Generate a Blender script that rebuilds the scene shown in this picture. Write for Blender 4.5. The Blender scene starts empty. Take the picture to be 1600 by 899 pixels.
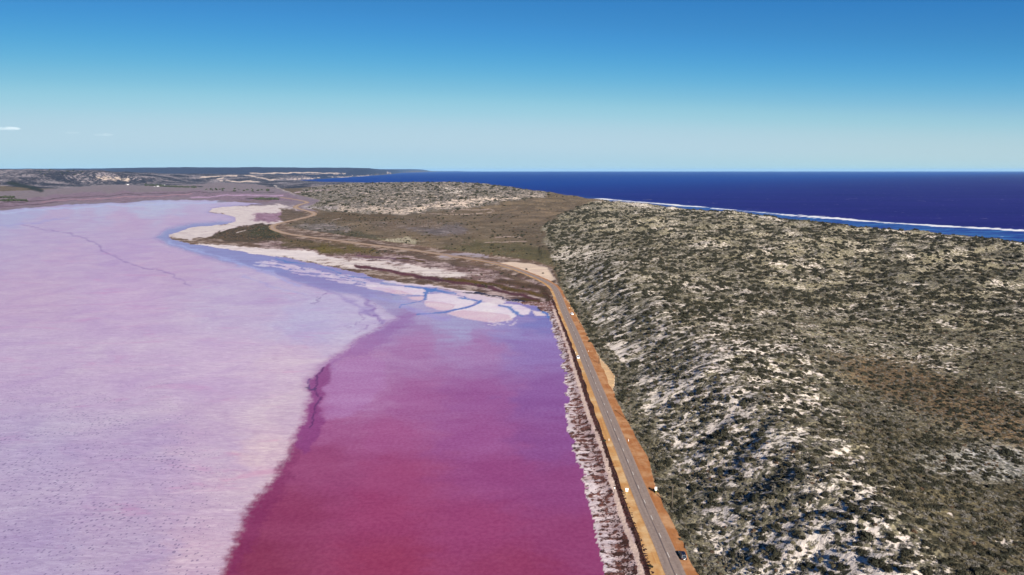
import bpy, bmesh, math, random
import numpy as np
from mathutils import Vector, Matrix

SC = bpy.context.scene
COL = SC.collection
R = math.radians
rng = np.random.default_rng(11)
random.seed(5)

# ------------------------------------------------------------------ camera, sky, sun, exposure
CAM_H, FOC, HOR = 120.0, 1100.0, 266.0          # metres, focal length in photo pixels, level line
PITCH = math.atan((449.5 - HOR) / FOC)
CP, SP = math.cos(PITCH), math.sin(PITCH)
cam = bpy.data.cameras.new('camera')
cam.sensor_width = 36.0
cam.lens = FOC / 1600 * 36
cam.clip_start = 0.5
cam.clip_end = 200000
camo = bpy.data.objects.new('camera', cam)
camo.location = (0, 0, CAM_H)
camo.rotation_euler = (math.pi / 2 - PITCH, 0, 0)
COL.objects.link(camo)
SC.camera = camo

SUN_ELEV, SUN_AZ = R(27), math.atan2(0.27, -0.96)     # azimuth clockwise from +Y (behind and to the right)
world = bpy.data.worlds.new('World')
SC.world = world
world.use_nodes = True
wn = world.node_tree
wn.nodes.clear()
sky = wn.nodes.new('ShaderNodeTexSky')
sky.sky_type = 'NISHITA'
sky.sun_disc = False
sky.sun_elevation = SUN_ELEV
sky.sun_rotation = SUN_AZ
sky.altitude = 100
sky.air_density = 0.6
sky.dust_density = 0.0
sky.ozone_density = 3.0
# tone of the photographed sky: one curve per channel on the physical sky
sepc = wn.nodes.new('ShaderNodeSeparateColor')
comb = wn.nodes.new('ShaderNodeCombineColor')
wn.links.new(sky.outputs[0], sepc.inputs[0])
SKY_CURVES = [[(0, 0), (.12, .02), (.18, .048), (.22, .072), (.262, .115), (.32, .205), (.40, .33), (.56, .46), (.88, .43), (1.3, .43)],
              [(0, 0), (.20, .14), (.336, .26), (.37, .30), (.465, .42), (.55, .515), (.66, .61), (.87, .655), (1.1, .645), (1.3, .66)],
              [(0, 0), (.40, .45), (.629, .60), (.68, .65), (.80, .70), (.90, .72), (1.0, .75), (1.08, .765), (1.2, .77), (1.3, .78)]]
for ch, pts_ in enumerate(SKY_CURVES):
    m1, m3 = wn.nodes.new('ShaderNodeMath'), wn.nodes.new('ShaderNodeMath')
    m1.operation = 'MULTIPLY'; m3.operation = 'MULTIPLY'
    fc_ = wn.nodes.new('ShaderNodeFloatCurve')
    cv = fc_.mapping.curves[0]
    for k, (cx_, cy_) in enumerate(pts_):
        if k == 0: cv.points[0].location = (0, 0)
        elif k == len(pts_) - 1: cv.points[len(cv.points) - 1].location = (1, cy_)
        else: cv.points.new(cx_ / 1.3, cy_)
    fc_.mapping.update()
    wn.links.new(sepc.outputs[ch], m1.inputs[0]); m1.inputs[1].default_value = 0.1 / 1.3
    wn.links.new(m1.outputs[0], fc_.inputs['Value'])
    wn.links.new(fc_.outputs[0], m3.inputs[0]); m3.inputs[1].default_value = 1 / (0.054 * 2 ** 1.34)
    wn.links.new(m3.outputs[0], comb.inputs[ch])
bg = wn.nodes.new('ShaderNodeBackground')
bg.inputs['Strength'].default_value = 0.054
wo = wn.nodes.new('ShaderNodeOutputWorld')
wn.links.new(comb.outputs[0], bg.inputs[0])
wn.links.new(bg.outputs[0], wo.inputs[0])

sun = bpy.data.lights.new('sun', 'SUN')
sun.energy = 5.0
sun.angle = R(0.5)
sun.color = (1.0, 0.93, 0.84)
suno = bpy.data.objects.new('sun', sun)
sdir = Vector((math.sin(SUN_AZ) * math.cos(SUN_ELEV), math.cos(SUN_AZ) * math.cos(SUN_ELEV), math.sin(SUN_ELEV)))
suno.rotation_euler = sdir.to_track_quat('Z', 'Y').to_euler()
suno.location = sdir * 400
COL.objects.link(suno)

SC.view_settings.view_transform = 'Standard'
SC.view_settings.look = 'None'
SC.view_settings.exposure = 1.34
SC.view_settings.gamma = 1.0
SC.cycles.volume_max_steps = 64
SC.cycles.max_bounces = 5
SC.cycles.transparent_max_bounces = 6

# ------------------------------------------------------------------ helpers
def lin(c):
    c = np.asarray(c, float) / 255.0
    return np.where(c <= 0.04045, c / 12.92, ((c + 0.055) / 1.055) ** 2.4)

KEXP = 1.72
def A(r, g, b):
    """surface colour given as it looks fully sunlit on level ground -> base colour"""
    return lin((r, g, b)) / KEXP

def G(px, py, z=0.0):
    """where the line of sight through a photo pixel meets height z"""
    a = (px - 800) / FOC
    b = (449.5 - py) / FOC
    dy, dz = CP + b * SP, -SP + b * CP
    t = (z - CAM_H) / dz
    return a * t, dy * t

def GL(pts, z=0.0):
    return np.array([G(p[0], p[1], z) for p in pts])

def proj(X, Y, Z):
    d = Y * CP + (CAM_H - Z) * SP
    u = Y * SP + (Z - CAM_H) * CP
    return 800 + FOC * X / d, 449.5 - FOC * u / d

def _grad(ix, iy, seed):
    h = (ix.astype(np.int64) * 374761393 + iy.astype(np.int64) * 668265263 + seed * 974634777) & 0xffffffff
    h = ((h ^ (h >> 13)) * 1274126177) & 0xffffffff
    h = (h ^ (h >> 16)) & 0xffff
    a = h * (2 * math.pi / 65536)
    return np.cos(a), np.sin(a)

def gnoise(x, y, seed=0):
    ix, iy = np.floor(x), np.floor(y)
    fx, fy = x - ix, y - iy
    ux, uy = fx * fx * fx * (fx * (fx * 6 - 15) + 10), fy * fy * fy * (fy * (fy * 6 - 15) + 10)
    def c(ox, oy):
        gx, gy = _grad(ix + ox, iy + oy, seed)
        return gx * (fx - ox) + gy * (fy - oy)
    a = c(0, 0) * (1 - ux) + c(1, 0) * ux
    b = c(0, 1) * (1 - ux) + c(1, 1) * ux
    return (a * (1 - uy) + b * uy) * 1.5

def fbm(x, y, wl, octv=4, seed=0, spacing=None, gain=0.5):
    out, amp, w = 0, 1.0, wl
    for k in range(octv):
        n = gnoise(x / w, y / w, seed + 17 * k)
        if spacing is not None:
            n = n * np.clip(w / (2.5 * spacing) - 0.6, 0, 1)
        out = out + amp * n
        amp *= gain
        w *= 0.5
    return out

def sstep(a, b, x):
    t = np.clip((x - a) / (b - a), 0, 1)
    return t * t * (3 - 2 * t)

def seg_dist(x, y, pts):
    d = np.full(x.shape, 1e18)
    pts = np.asarray(pts, float)
    for (x0, y0), (x1, y1) in zip(pts[:-1], pts[1:]):
        ex, ey = x1 - x0, y1 - y0
        L = ex * ex + ey * ey + 1e-12
        t = np.clip(((x - x0) * ex + (y - y0) * ey) / L, 0, 1)
        d = np.minimum(d, (x - x0 - t * ex) ** 2 + (y - y0 - t * ey) ** 2)
    return np.sqrt(d)

def inside(x, y, pts):
    pts = np.asarray(pts, float)
    r = np.zeros(x.shape, bool)
    q = np.roll(pts, -1, axis=0)
    for (x0, y0), (x1, y1) in zip(pts, q):
        if y0 == y1:
            continue
        c = (y0 > y) != (y1 > y)
        r ^= c & (x < (x1 - x0) * (y - y0) / (y1 - y0) + x0)
    return r

def sdf(x, y, pts):
    pts = list(map(tuple, pts))
    d = seg_dist(x, y, pts + [pts[0]])
    return np.where(inside(x, y, pts), d, -d)

def link(o, parent=None):
    COL.objects.link(o)
    if parent is not None:
        o.parent = parent
    return o

def tag(o, label=None, cat=None, group=None, kind=None):
    if label: o['label'] = label
    if cat: o['category'] = cat
    if group: o['group'] = group
    if kind: o['kind'] = kind
    return o

# ------------------------------------------------------------------ material helpers
class NT:
    def __init__(s, name):
        s.m = bpy.data.materials.new(name)
        s.m.use_nodes = True
        s.t = s.m.node_tree
        s.t.nodes.clear()
        s.out = s.n('OutputMaterial')
    def n(s, typ, **kw):
        nd = s.t.nodes.new('ShaderNode' + typ)
        for k, v in kw.items():
            setattr(nd, k, v)
        return nd
    def put(s, sock, v):
        if hasattr(v, 'is_output'):
            s.t.links.new(v, sock)
        elif v is not None:
            if sock.type == 'RGBA' and not hasattr(v, '__len__'):
                v = (v, v, v, 1)
            elif sock.type == 'RGBA' and len(v) == 3:
                v = (*v, 1)
            sock.default_value = v
    def math(s, op, a, b=None, c=None, clamp=False):
        nd = s.n('Math', operation=op, use_clamp=clamp)
        for i, v in enumerate((a, b, c)):
            if v is not None:
                s.put(nd.inputs[i], v)
        return nd.outputs[0]
    def mix(s, f, a, b, mode='MIX'):
        nd = s.n('Mix', data_type='RGBA', blend_type=mode)
        s.put(nd.inputs[0], f)
        s.put(nd.inputs[6], a)
        s.put(nd.inputs[7], b)
        return nd.outputs[2]
    def mixf(s, f, a, b):
        nd = s.n('Mix', data_type='FLOAT')
        s.put(nd.inputs[0], f); s.put(nd.inputs[2], a); s.put(nd.inputs[3], b)
        return nd.outputs[0]
    def attr(s, name):
        return s.n('Attribute', attribute_name=name)
    def coords(s, scale=(1, 1, 1), rot=(0, 0, 0)):
        tc = s.n('TexCoord')
        mp = s.n('Mapping')
        s.put(mp.inputs['Vector'], tc.outputs['Object'])
        mp.inputs['Scale'].default_value = scale
        mp.inputs['Rotation'].default_value = rot
        return mp.outputs[0]
    def noise(s, vec, scale, detail=2, rough=0.5, dist=0.0, dims='2D'):
        nd = s.n('TexNoise', noise_dimensions=dims)
        s.put(nd.inputs['Vector'], vec)
        nd.inputs['Scale'].default_value = scale
        nd.inputs['Detail'].default_value = detail
        nd.inputs['Roughness'].default_value = rough
        nd.inputs['Distortion'].default_value = dist
        return nd.outputs[0]
    def range(s, v, a, b, c=0.0, d=1.0):
        nd = s.n('MapRange')
        nd.clamp = True
        for i, q in enumerate((v, a, b, c, d)):
            s.put(nd.inputs[i], q)
        return nd.outputs[0]
    def bsdf(s, color, rough=0.8, spec=0.3, normal=None, metal=0.0):
        b = s.n('BsdfPrincipled')
        s.put(b.inputs['Base Color'], color)
        s.put(b.inputs['Roughness'], rough)
        b.inputs['Specular IOR Level'].default_value = spec
        b.inputs['Metallic'].default_value = metal
        if normal is not None:
            s.put(b.inputs['Normal'], normal)
        return b.outputs[0]
    def bump(s, h, dist=1.0, strength=1.0):
        b = s.n('Bump')
        b.inputs['Strength'].default_value = strength
        b.inputs['Distance'].default_value = dist
        s.put(b.inputs['Height'], h)
        return b.outputs[0]
    def done(s, sh):
        s.t.links.new(sh, s.out.inputs['Surface'])
        return s.m

def plain_mat(name, c, rough=0.6, spec=0.4, metal=0.0, var=0.15, scale=3.0):
    t = NT(name)
    n = t.noise(t.coords(), scale, 3, 0.6, dims='3D')
    c = np.asarray(c, float)
    col = t.mix(n, tuple(c * (1 - var)), tuple(np.minimum(c * (1 + var), 1)))
    return t.done(t.bsdf(col, rough, spec, metal=metal))

# ground: soil and plant colours and cover are attributes of the terrain, the grain is noise
def ground_material():
    t = NT('ground')
    soil, plant, prm = t.attr('soil'), t.attr('plant'), t.attr('prm')
    sep = t.n('SeparateColor')
    t.put(sep.inputs[0], prm.outputs['Color'])
    cov, streak, fine = sep.outputs[0], sep.outputs[1], sep.outputs[2]
    n1 = t.noise(t.coords(), 1 / 26, 6, 0.78)
    n2 = t.noise(t.coords((1 / 22, 1 / 4.5, 1), (0, 0, R(12))), 1.0, 4, 0.72, 0.6)
    n3 = t.noise(t.coords((1, 1.0, 1)), 1 / 3.2, 5, 0.72)
    n = t.mixf(streak, t.mixf(fine, n1, n3), n2)
    thr = t.math('MULTIPLY_ADD', cov, -0.52, 0.76)
    sxyz = t.n('SeparateXYZ')
    t.put(sxyz.inputs[0], t.n('TexCoord').outputs['Object'])
    farf = t.range(sxyz.outputs[1], 380, 700)           # north of here the scrub closes into an even low heath
    wdt = t.math('MULTIPLY_ADD', t.math('MULTIPLY', farf, streak if False else fine), 0.05, 0.035)
    m = t.range(n, t.math('SUBTRACT', thr, wdt), t.math('ADD', thr, wdt))
    v1 = t.noise(t.coords(), 1 / 7.0, 4, 0.75)
    v2 = t.noise(t.coords(), 1 / 60.0, 3, 0.6)
    v3 = t.noise(t.coords(), 1 / 1.1, 3, 0.7)
    pl = t.mix(t.range(v1, .35, .7), plant.outputs['Color'], t.mix(1.0, plant.outputs['Color'], (1.5, 1.46, 1.42), 'MULTIPLY'))
    dk = t.mix(t.range(v3, .32, .62), (.30, .30, .34), (1.35, 1.32, 1.26))
    pl = t.mix(1.0, pl, dk, 'MULTIPLY')
    v5 = t.noise(t.coords((1, 1, 1)), 1 / 5.5, 4, 0.65, 0.4)
    pl = t.mix(t.math('MULTIPLY', t.math('MULTIPLY', t.range(v5, .52, .57), t.range(fine, 0, .6, .35, .85)), t.range(farf, 0, 1, 1, .45)), pl, t.mix(1.0, plant.outputs['Color'], (.34, .36, .34), 'MULTIPLY'))
    wr = t.mix(t.range(v2, .32, .68), (.74, .75, .76), (1.28, 1.26, 1.23))
    pl = t.mix(1.0, pl, wr, 'MULTIPLY')
    so = t.mix(t.range(v3, .2, .8), (.82, .8, .78), (1.12, 1.12, 1.12))
    v4 = t.noise(t.coords((1 / 34, 1 / 10, 1), (0, 0, R(-8))), 1.0, 5, 0.7, 0.6)
    so = t.mix(1.0, so, t.mix(t.range(v4, .35, .65), (.80, .78, .82), (1.12, 1.12, 1.10)), 'MULTIPLY')
    so = t.mix(1.0, soil.outputs['Color'], so, 'MULTIPLY')
    col = t.mix(m, so, pl)
    hgt = t.math('ADD', t.math('MULTIPLY', m, 0.35), t.math('MULTIPLY', v3, 0.5))
    return t.done(t.bsdf(col, 0.95, 0.1, t.bump(hgt, 0.9, 0.8)))

def salt_material():
    t = NT('salt crust')
    soil, prm = t.attr('soil'), t.attr('prm')
    sep = t.n('SeparateColor')
    t.put(sep.inputs[0], prm.outputs['Color'])
    n1 = t.noise(t.coords((1 / 14, 1 / 3.2, 1), (0, 0, R(4))), 1.0, 7, 0.8, 0.7)
    n2 = t.noise(t.coords((1, 1, 1)), 1 / 45, 5, 0.65, 0.5)
    col = t.mix(1.0, soil.outputs['Color'], t.mix(t.range(n1, .28, .72), (.80, .76, .82), (1.10, 1.12, 1.08)), 'MULTIPLY')
    col = t.mix(1.0, col, t.mix(t.range(n2, .3, .7), (.90, .84, .94), (1.06, 1.10, 1.03)), 'MULTIPLY')
    n5 = t.noise(t.coords((1 / 4, 1 / 1.3, 1), (0, 0, R(-6))), 1.0, 5, 0.8, 0.4)
    n7 = t.noise(t.coords((1 / 2.6, 1 / 1.5, 1), (0, 0, R(10))), 1.0, 3, 0.7, 0.3)
    col = t.mix(t.range(n7, .60, .66, 0, .30), col, t.mix(1.0, soil.outputs['Color'], (.66, .56, .70), 'MULTIPLY'))
    col = t.mix(1.0, col, t.mix(t.range(n5, .3, .7), (.84, .80, .86), (1.12, 1.15, 1.10)), 'MULTIPLY')
    # reddish scars where the crust is thin
    n4 = t.noise(t.coords((1 / 60, 1 / 16, 1), (0, 0, R(-12))), 1.0, 5, 0.7, 0.8)
    col = t.mix(t.range(n4, .58, .72, 0, .42), col, t.mix(1.0, soil.outputs['Color'], (.95, .55, .75), 'MULTIPLY'))
    n6 = t.noise(t.coords((1 / 9, 1 / 3.5, 1), (0, 0, R(35))), 1.0, 5, 0.75, 1.0)
    col = t.mix(t.range(n6, .60, .70, 0, .35), col, t.mix(1.0, soil.outputs['Color'], (.84, .70, .82), 'MULTIPLY'))
    col = t.mix(t.range(n6, .40, .30, 0, .35), col, t.mix(1.0, soil.outputs['Color'], (1.12, 1.18, 1.12), 'MULTIPLY'))
    # little pits, thick in the lower left
    vo = t.n('TexVoronoi', voronoi_dimensions='2D', feature='F1')
    t.put(vo.inputs['Vector'], t.coords((1 / 2.4, 1 / 3.4, 1), (0, 0, R(20))))
    vo.inputs['Scale'].default_value = 1.0
    vo.inputs['Randomness'].default_value = 1.0
    gate = t.noise(t.coords((1 / 30, 1 / 11, 1), (0, 0, R(-25))), 1.0, 4, 0.6)
    rad = t.math('MULTIPLY', sep.outputs[0], t.range(gate, .36, .64, 0.03, .19))
    sp = t.math('LESS_THAN', vo.outputs['Distance'], rad)
    col = t.mix(t.math('MULTIPLY', sp, 0.5), col, tuple(A(95, 80, 120)))
    b = t.bump(n1, 0.12, 0.6)
    d = t.bsdf(col, 0.75, 0.15, b)
    g = t.n('BsdfGlossy')
    g.inputs['Roughness'].default_value = 0.35
    g.inputs['Color'].default_value = (1, 1, 1, 1)
    lw = t.n('LayerWeight')
    lw.inputs['Blend'].default_value = 0.5
    fr = t.math('MULTIPLY', t.math('POWER', lw.outputs['Facing'], 3.0), 0.16)
    ms = t.n('MixShader')
    t.put(ms.inputs[0], fr); t.put(ms.inputs[1], d); t.put(ms.inputs[2], g.outputs[0])
    return t.done(ms.outputs[0])

def water_material():
    t = NT('pink lake water')
    soil = t.attr('soil')
    n1 = t.noise(t.coords((1 / 50, 1 / 22, 1), (0, 0, R(24))), 1.0, 6, 0.7, 1.2)
    n2 = t.noise(t.coords(), 1 / 1.6, 3, 0.6)
    n3 = t.noise(t.coords((1 / 90, 1 / 35, 1), (0, 0, R(30))), 1.0, 4, 0.6, 1.5)
    col = t.mix(1.0, soil.outputs['Color'], t.mix(t.range(n1, .3, .7), (.95, .90, .94), (1.05, 1.12, 1.06)), 'MULTIPLY')
    col = t.mix(1.0, col, t.mix(t.range(n2, .3, .7), (.93, .84, .90), (1.08, 1.16, 1.10)), 'MULTIPLY')
    col = t.mix(1.0, col, t.mix(t.range(n3, .3, .7), (.95, .88, .93), (1.04, 1.10, 1.06)), 'MULTIPLY')
    d = t.bsdf(col, 0.8, 0.0)
    g = t.n('BsdfGlossy')
    g.inputs['Roughness'].default_value = 0.12
    w = t.noise(t.coords((1 / 1.5, 1 / 1.0, 1)), 1.0, 3, 0.6)
    t.put(g.inputs['Normal'], t.bump(w, 0.06, 0.7))
    lw = t.n('LayerWeight')
    lw.inputs['Blend'].default_value = 0.5
    fr = t.math('MULTIPLY_ADD', t.math('POWER', lw.outputs['Facing'], 4.0), 0.30, 0.02)
    ms = t.n('MixShader')
    t.put(ms.inputs[0], fr); t.put(ms.inputs[1], d); t.put(ms.inputs[2], g.outputs[0])
    return t.done(ms.outputs[0])

def sea_material():
    t = NT('sea water')
    shal, foam = t.attr('shal'), t.attr('foam')
    n1 = t.noise(t.coords((1 / 900, 1 / 240, 1)), 1.0, 5, 0.6)
    n2 = t.noise(t.coords((1 / 60, 1 / 22, 1), (0, 0, R(-16))), 1.0, 5, 0.7, 0.5)
    n3 = t.noise(t.coords((1 / 14, 1 / 9, 1), (0, 0, R(-16))), 1.0, 4, 0.7)
    deep = t.mix(t.range(n1, .3, .7), tuple(A(34, 40, 106)), tuple(A(42, 44, 116)))
    deep = t.mix(t.range(n3, .3, .7), deep, t.mix(1.0, deep, (1.35, 1.3, 1.2), 'MULTIPLY'))
    sky_tone = t.attr('sky_tone')
    deep = t.mix(sky_tone.outputs['Fac'], deep, tuple(A(22, 62, 142)))  # bluer far and left: sky angle effect painted into the water colour
    sh = t.mix(t.range(n2, .42, .66), tuple(A(44, 66, 140)), tuple(A(66, 122, 178)))
    col = t.mix(shal.outputs['Fac'], deep, sh)
    fm = t.range(t.math('ADD', foam.outputs['Fac'], t.math('MULTIPLY_ADD', n2, 2.4, -1.2)), .45, .75)
    cap = t.range(t.noise(t.coords((1 / 9, 1 / 5, 1), (0, 0, R(-16))), 1.0, 3, 0.65), .80, .83)
    fm = t.math('MAXIMUM', fm, t.math('MULTIPLY', cap, 0.5))
    d = t.bsdf(col, 0.6, 0.0)
    g = t.n('BsdfGlossy')
    g.inputs['Roughness'].default_value = 0.3
    lw = t.n('LayerWeight')
    lw.inputs['Blend'].default_value = 0.5
    fr = t.math('MULTIPLY', t.math('POWER', lw.outputs['Facing'], 60.0), 0.05)
    ms = t.n('MixShader')
    t.put(ms.inputs[0], fr); t.put(ms.inputs[1], d); t.put(ms.inputs[2], g.outputs[0])
    m2 = t.n('MixShader')
    t.put(m2.inputs[0], fm); t.put(m2.inputs[1], ms.outputs[0])
    t.put(m2.inputs[2], t.bsdf(tuple(A(235, 235, 240)), 0.9, 0.1))
    return t.done(m2.outputs[0])

M_GROUND, M_SALT, M_WATER, M_SEA = ground_material(), salt_material(), water_material(), sea_material()

# ------------------------------------------------------------------ lines of the place (read off the photo, laid on level ground)
ROAD_PX = [(1085, 960), (1054.5, 899), (1037, 850), (1012.5, 800), (984, 730), (955, 660), (922, 580), (897.3, 520),
           (883.5, 490), (871.7, 460), (864, 447.8), (853, 440.7), (840.7, 434.5), (829.8, 429.8), (816.6, 424.8),
           (803, 419.7), (780, 413), (745, 406), (710, 401), (675, 395.5), (637, 390), (600, 385.5), (550, 379),
           (510, 374), (475, 369.5), (452, 366), (436, 362), (426, 357.5), (426, 353), (436, 349.5), (455, 345), (475, 340.5), (488, 337),
           (491, 334), (485, 331), (473, 328), (464, 325.5), (462, 323), (470, 319.5), (480, 316.5), (470, 313.5), (455, 311), (438, 308.5)]
def smooth_line(pts, step):
    pts = np.asarray(pts, float)
    seg = np.linalg.norm(np.diff(pts, axis=0), axis=1)
    s = np.r_[0, np.cumsum(seg)]
    # Catmull-Rom in world space
    out = []
    for i in range(len(pts) - 1):
        p0, p1, p2, p3 = pts[max(i - 1, 0)], pts[i], pts[i + 1], pts[min(i + 2, len(pts) - 1)]
        n = max(2, int(seg[i] / step))
        for k in range(n):
            q = k / n
            out.append(p1 + 0.5 * q * ((p2 - p0) + q * (2 * p0 - 5 * p1 + 4 * p2 - p3 + q * (3 * (p1 - p2) + p3 - p0))))
    out.append(pts[-1])
    return np.array(out)
ROAD_Z = 1.2
_rw = GL(ROAD_PX, ROAD_Z)
_rw = np.vstack([[_rw[0][0] - (_rw[1][0] - _rw[0][0]) * 1.5, 110.0], _rw])
ROAD = smooth_line(_rw, 4.0)
for _ in range(12):                                  # relax the near, almost straight part
    m = (ROAD[1:-1, 1] < 560)[:, None]
    ROAD[1:-1] = np.where(m, 0.5 * ROAD[1:-1] + 0.25 * (ROAD[:-2] + ROAD[2:]), ROAD[1:-1])

FOOT_PX = [(1088, 899), (1066, 857), (1044, 806), (1033, 787), (1020, 745), (1012, 716), (1000, 696), (984, 670),
           (975, 650), (964, 630), (957, 607), (961, 597), (960, 587), (951, 573), (940, 562), (925, 539), (910, 510),
           (899, 490), (888, 470), (879, 455), (872, 443), (869, 430), (862, 417), (835, 407), (800, 402), (760, 398), (700, 390),
           (640, 381), (560, 371), (500, 362), (460, 356), (445, 352), (460, 346), (492, 338), (500, 331), (478, 324),
           (490, 319), (500, 313), (470, 306), (440, 296), (400, 288), (340, 285), (300, 289), (240, 291), (200, 289), (150, 290),
           (110, 293), (60, 297), (0, 299), (-100, 302), (-300, 306)]
FOOT = np.vstack([[(54, 20), (54, 150)], GL(FOOT_PX, 1.2),
                  [(-20000, 4200), (-90000, 7000), (-90000, 90000), (90000, 90000), (90000, 20)]])
COAST = np.array([(2600, -4500), (1400, -800), (830, 1138), (640, 1760), (444, 2444), (250, 3100), (-100, 4200), (-700, 5500),
                  (-1700, 7000), (-2560, 7850), (-2620, 8500), (-2610, 9560), (-2880, 13200), (-3500, 20300), (-5100, 33000), (-5300, 46000), (-5300, 90000),
                  (90000, 90000), (90000, -4500)], float)
SURF_PX = [(935, 310.5), (950, 312), (1000, 316), (1050, 320), (1100, 324), (1150, 329), (1200, 333), (1250, 337.5), (1300, 341),
           (1350, 345.5), (1400, 349), (1450, 352), (1500, 355), (1550, 357.5), (1600, 360.5), (1700, 368), (1900, 384)]
SURF = GL(SURF_PX)

# height control points: photo position of a place and its height
HP = [(1400, 899, 26), (1340, 790, 28), (1290, 690, 28), (1225, 570, 27), (1150, 480, 26), (1060, 420, 25), (960, 370, 24), (900, 345, 22),
      (1600, 830, 15), (1500, 700, 14), (1600, 640, 14), (1450, 650, 15), (1380, 590, 16), (1600, 560, 17), (1320, 520, 20), (1500, 500, 19),
      (1200, 430, 21), (1600, 450, 23), (1400, 400, 23), (1600, 384, 24), (1300, 352, 23), (1100, 332, 23), (1000, 323, 21), (1197, 392, 28),
      (930, 316, 24), (860, 415, 5), (760, 392, 6), (700, 380, 7), (650, 370, 8), (560, 360, 7), (470, 350, 6), (850, 380, 8), (845, 352, 12),
      (760, 350, 12), (650, 350, 10), (560, 345, 8), (700, 332, 14), (600, 335, 9), (520, 331, 8), (820, 330, 20), (870, 320, 22), (900, 310, 24),
      (850, 302, 36), (830, 301, 40), (790, 304, 36), (740, 299, 35), (690, 294, 36), (650, 291, 40), (600, 291, 38), (560, 290.5, 36), (500, 292, 24), (540, 312, 22),
      (620, 312, 30), (720, 312, 30), (480, 312, 9), (450, 300, 5), (430, 287, 5), (300, 292, 4), (200, 294, 4), (100, 300, 4), (0, 305, 4),
      (1700, 899, 16), (1300, 899, 24), (1200, 899, 24), (1100, 700, 25), (1000, 560, 26), (940, 470, 26), (900, 420, 25)]
HF = [(-150, 6200, 118), (0, 6300, 119), (60, 6300, 114), (120, 6200, 106), (170, 6000, 92), (205, 5900, 66), (235, 5900, 40), (0, 5200, 66), (80, 5200, 58),
      (-150, 5200, 70), (150, 5300, 48), (0, 4600, 18), (90, 4800, 14), (200, 5300, 10),
      (0, 9000, 60), (200, 9000, 50), (300, 6800, 18), (350, 7600, 40), (400, 7600, 30), (260, 6800, 60), (240, 7800, 84), (300, 8200, 78), (360, 8600, 60),
      (200, 12000, 96), (280, 12000, 150), (350, 12000, 158), (450, 12500, 158), (520, 13500, 158), (580, 17500, 155), (612, 20800, 120), (400, 10500, 95), (480, 10800, 85), (540, 12800, 90),
      (0, 20000, 155), (150, 20000, 150), (250, 22000, 140), (400, 20000, 160), (500, 25000, 160), (560, 30000, 160), (625, 33500, 120), (640, 38000, 165),
      (600, 45000, 170), (670, 45000, 120), (685, 47000, 60), (-200, 20000, 150), (-200, 50000, 200), (300, 50000, 170), (100, 33000, 160), (-150, 9000, 70),
      (1400, 30000, 0), (1000, 30000, 0), (1700, 5000, 0), (1200, 8000, 0)]
HP = [(a, b, z * .78 if (b > 440 and a > 850) else z) for a, b, z in HP]
_c = [(*G(a, b, z), z) for a, b, z in HP] + [((a - 800) / FOC * D * CP, D, z) for a, D, z in HF] + \
     [(140, 60, 20), (300, 60, 18), (90, 60, 20), (-200, 60, 5), (-600, 500, 5), (-1500, 1500, 5)]
_c = np.array(_c)
def _tc(X, Y):
    return X / np.maximum(Y, 30), np.log(np.maximum(Y, 30)) * 0.8
_ca, _cb = _tc(_c[:, 0], _c[:, 1])
def _ker(r2):
    return 0.5 * r2 * np.log(r2 + 1e-9)
_K = _ker((_ca[:, None] - _ca[None]) ** 2 + (_cb[:, None] - _cb[None]) ** 2) + np.eye(len(_c)) * 1e-4
_P = np.c_[np.ones(len(_c)), _ca, _cb]
_S = np.block([[_K, _P], [_P.T, np.zeros((3, 3))]])
_w = np.linalg.solve(_S, np.r_[_c[:, 2], 0, 0, 0])
def tps(X, Y):
    a, b = _tc(X, Y)
    out = _w[-3] + _w[-2] * a + _w[-1] * b
    for i in range(len(_c)):
        out = out + _w[i] * _ker((a - _ca[i]) ** 2 + (b - _cb[i]) ** 2)
    return np.clip(out, 0, 164)

def height(X, Y, full=False):
    X, Y = np.asarray(X, float), np.asarray(Y, float)
    sp = np.maximum(Y * 0.0045, 0.7)
    df = sdf(X, Y, FOOT)
    dc = -sdf(X, Y, COAST)
    base = tps(X, Y)
    wf = np.interp(Y, [0, 700, 1600, 3000, 6000], [54, 62, 120, 250, 500])
    wf = np.where((X < 40) & (Y < 2500), 140, wf)
    u = sstep(0, 1, df / wf)
    dn = sstep(8, 26, base)
    far_in = .10 + .90 * sstep(115, 230, df)
    nz = (fbm(X, Y, 95, 3, 3, sp) * 7.5 + fbm(X * 0.7, Y, 34, 2, 9, sp) * 3.6) * dn * u * far_in
    nz = nz + (fbm(X, Y, 15, 2, 21, sp) * 1.5 + fbm(X, Y, 6, 2, 31, sp) * 0.6) * dn * sstep(0, 14, df)
    nz = nz + fbm(X, Y, 420, 3, 41, sp) * 5 * sstep(2, 10, base) * u * sstep(900, 1800, Y)
    nz = nz + (fbm(X, Y, 900, 4, 45, sp) * 6 + fbm(X, Y, 330, 3, 46, sp) * 9 * (Y < 8800)) * sstep(40, 90, base) * u
    h = u * base + nz + 1.2 * sstep(0, 4, df)
    rd = seg_dist(X, Y, ROAD[::6])
    flat = 1.2 * (1 - sstep(9, 15, rd)) * (df <= 0)
    flat = np.maximum(flat, np.where(df > -6, 1.2 * sstep(-6, 0, df), 0))
    h = np.where(df > 0, h, flat)
    near = 1 - sstep(7.5, 13, rd)
    h = h * (1 - near) + 1.2 * near
    cw = np.interp(Y, [0, 2600, 4000, 6000], [235, 235, 150, 120])
    cs = sstep(0, 1, dc / cw)
    h = h * cs + 0.4 * sstep(0, 10, dc) * (1 - cs)
    h = np.where(dc > 0, h, -np.clip(-dc * 0.05, 0, 6))
    return (h, df, dc, rd, base) if full else h

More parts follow.
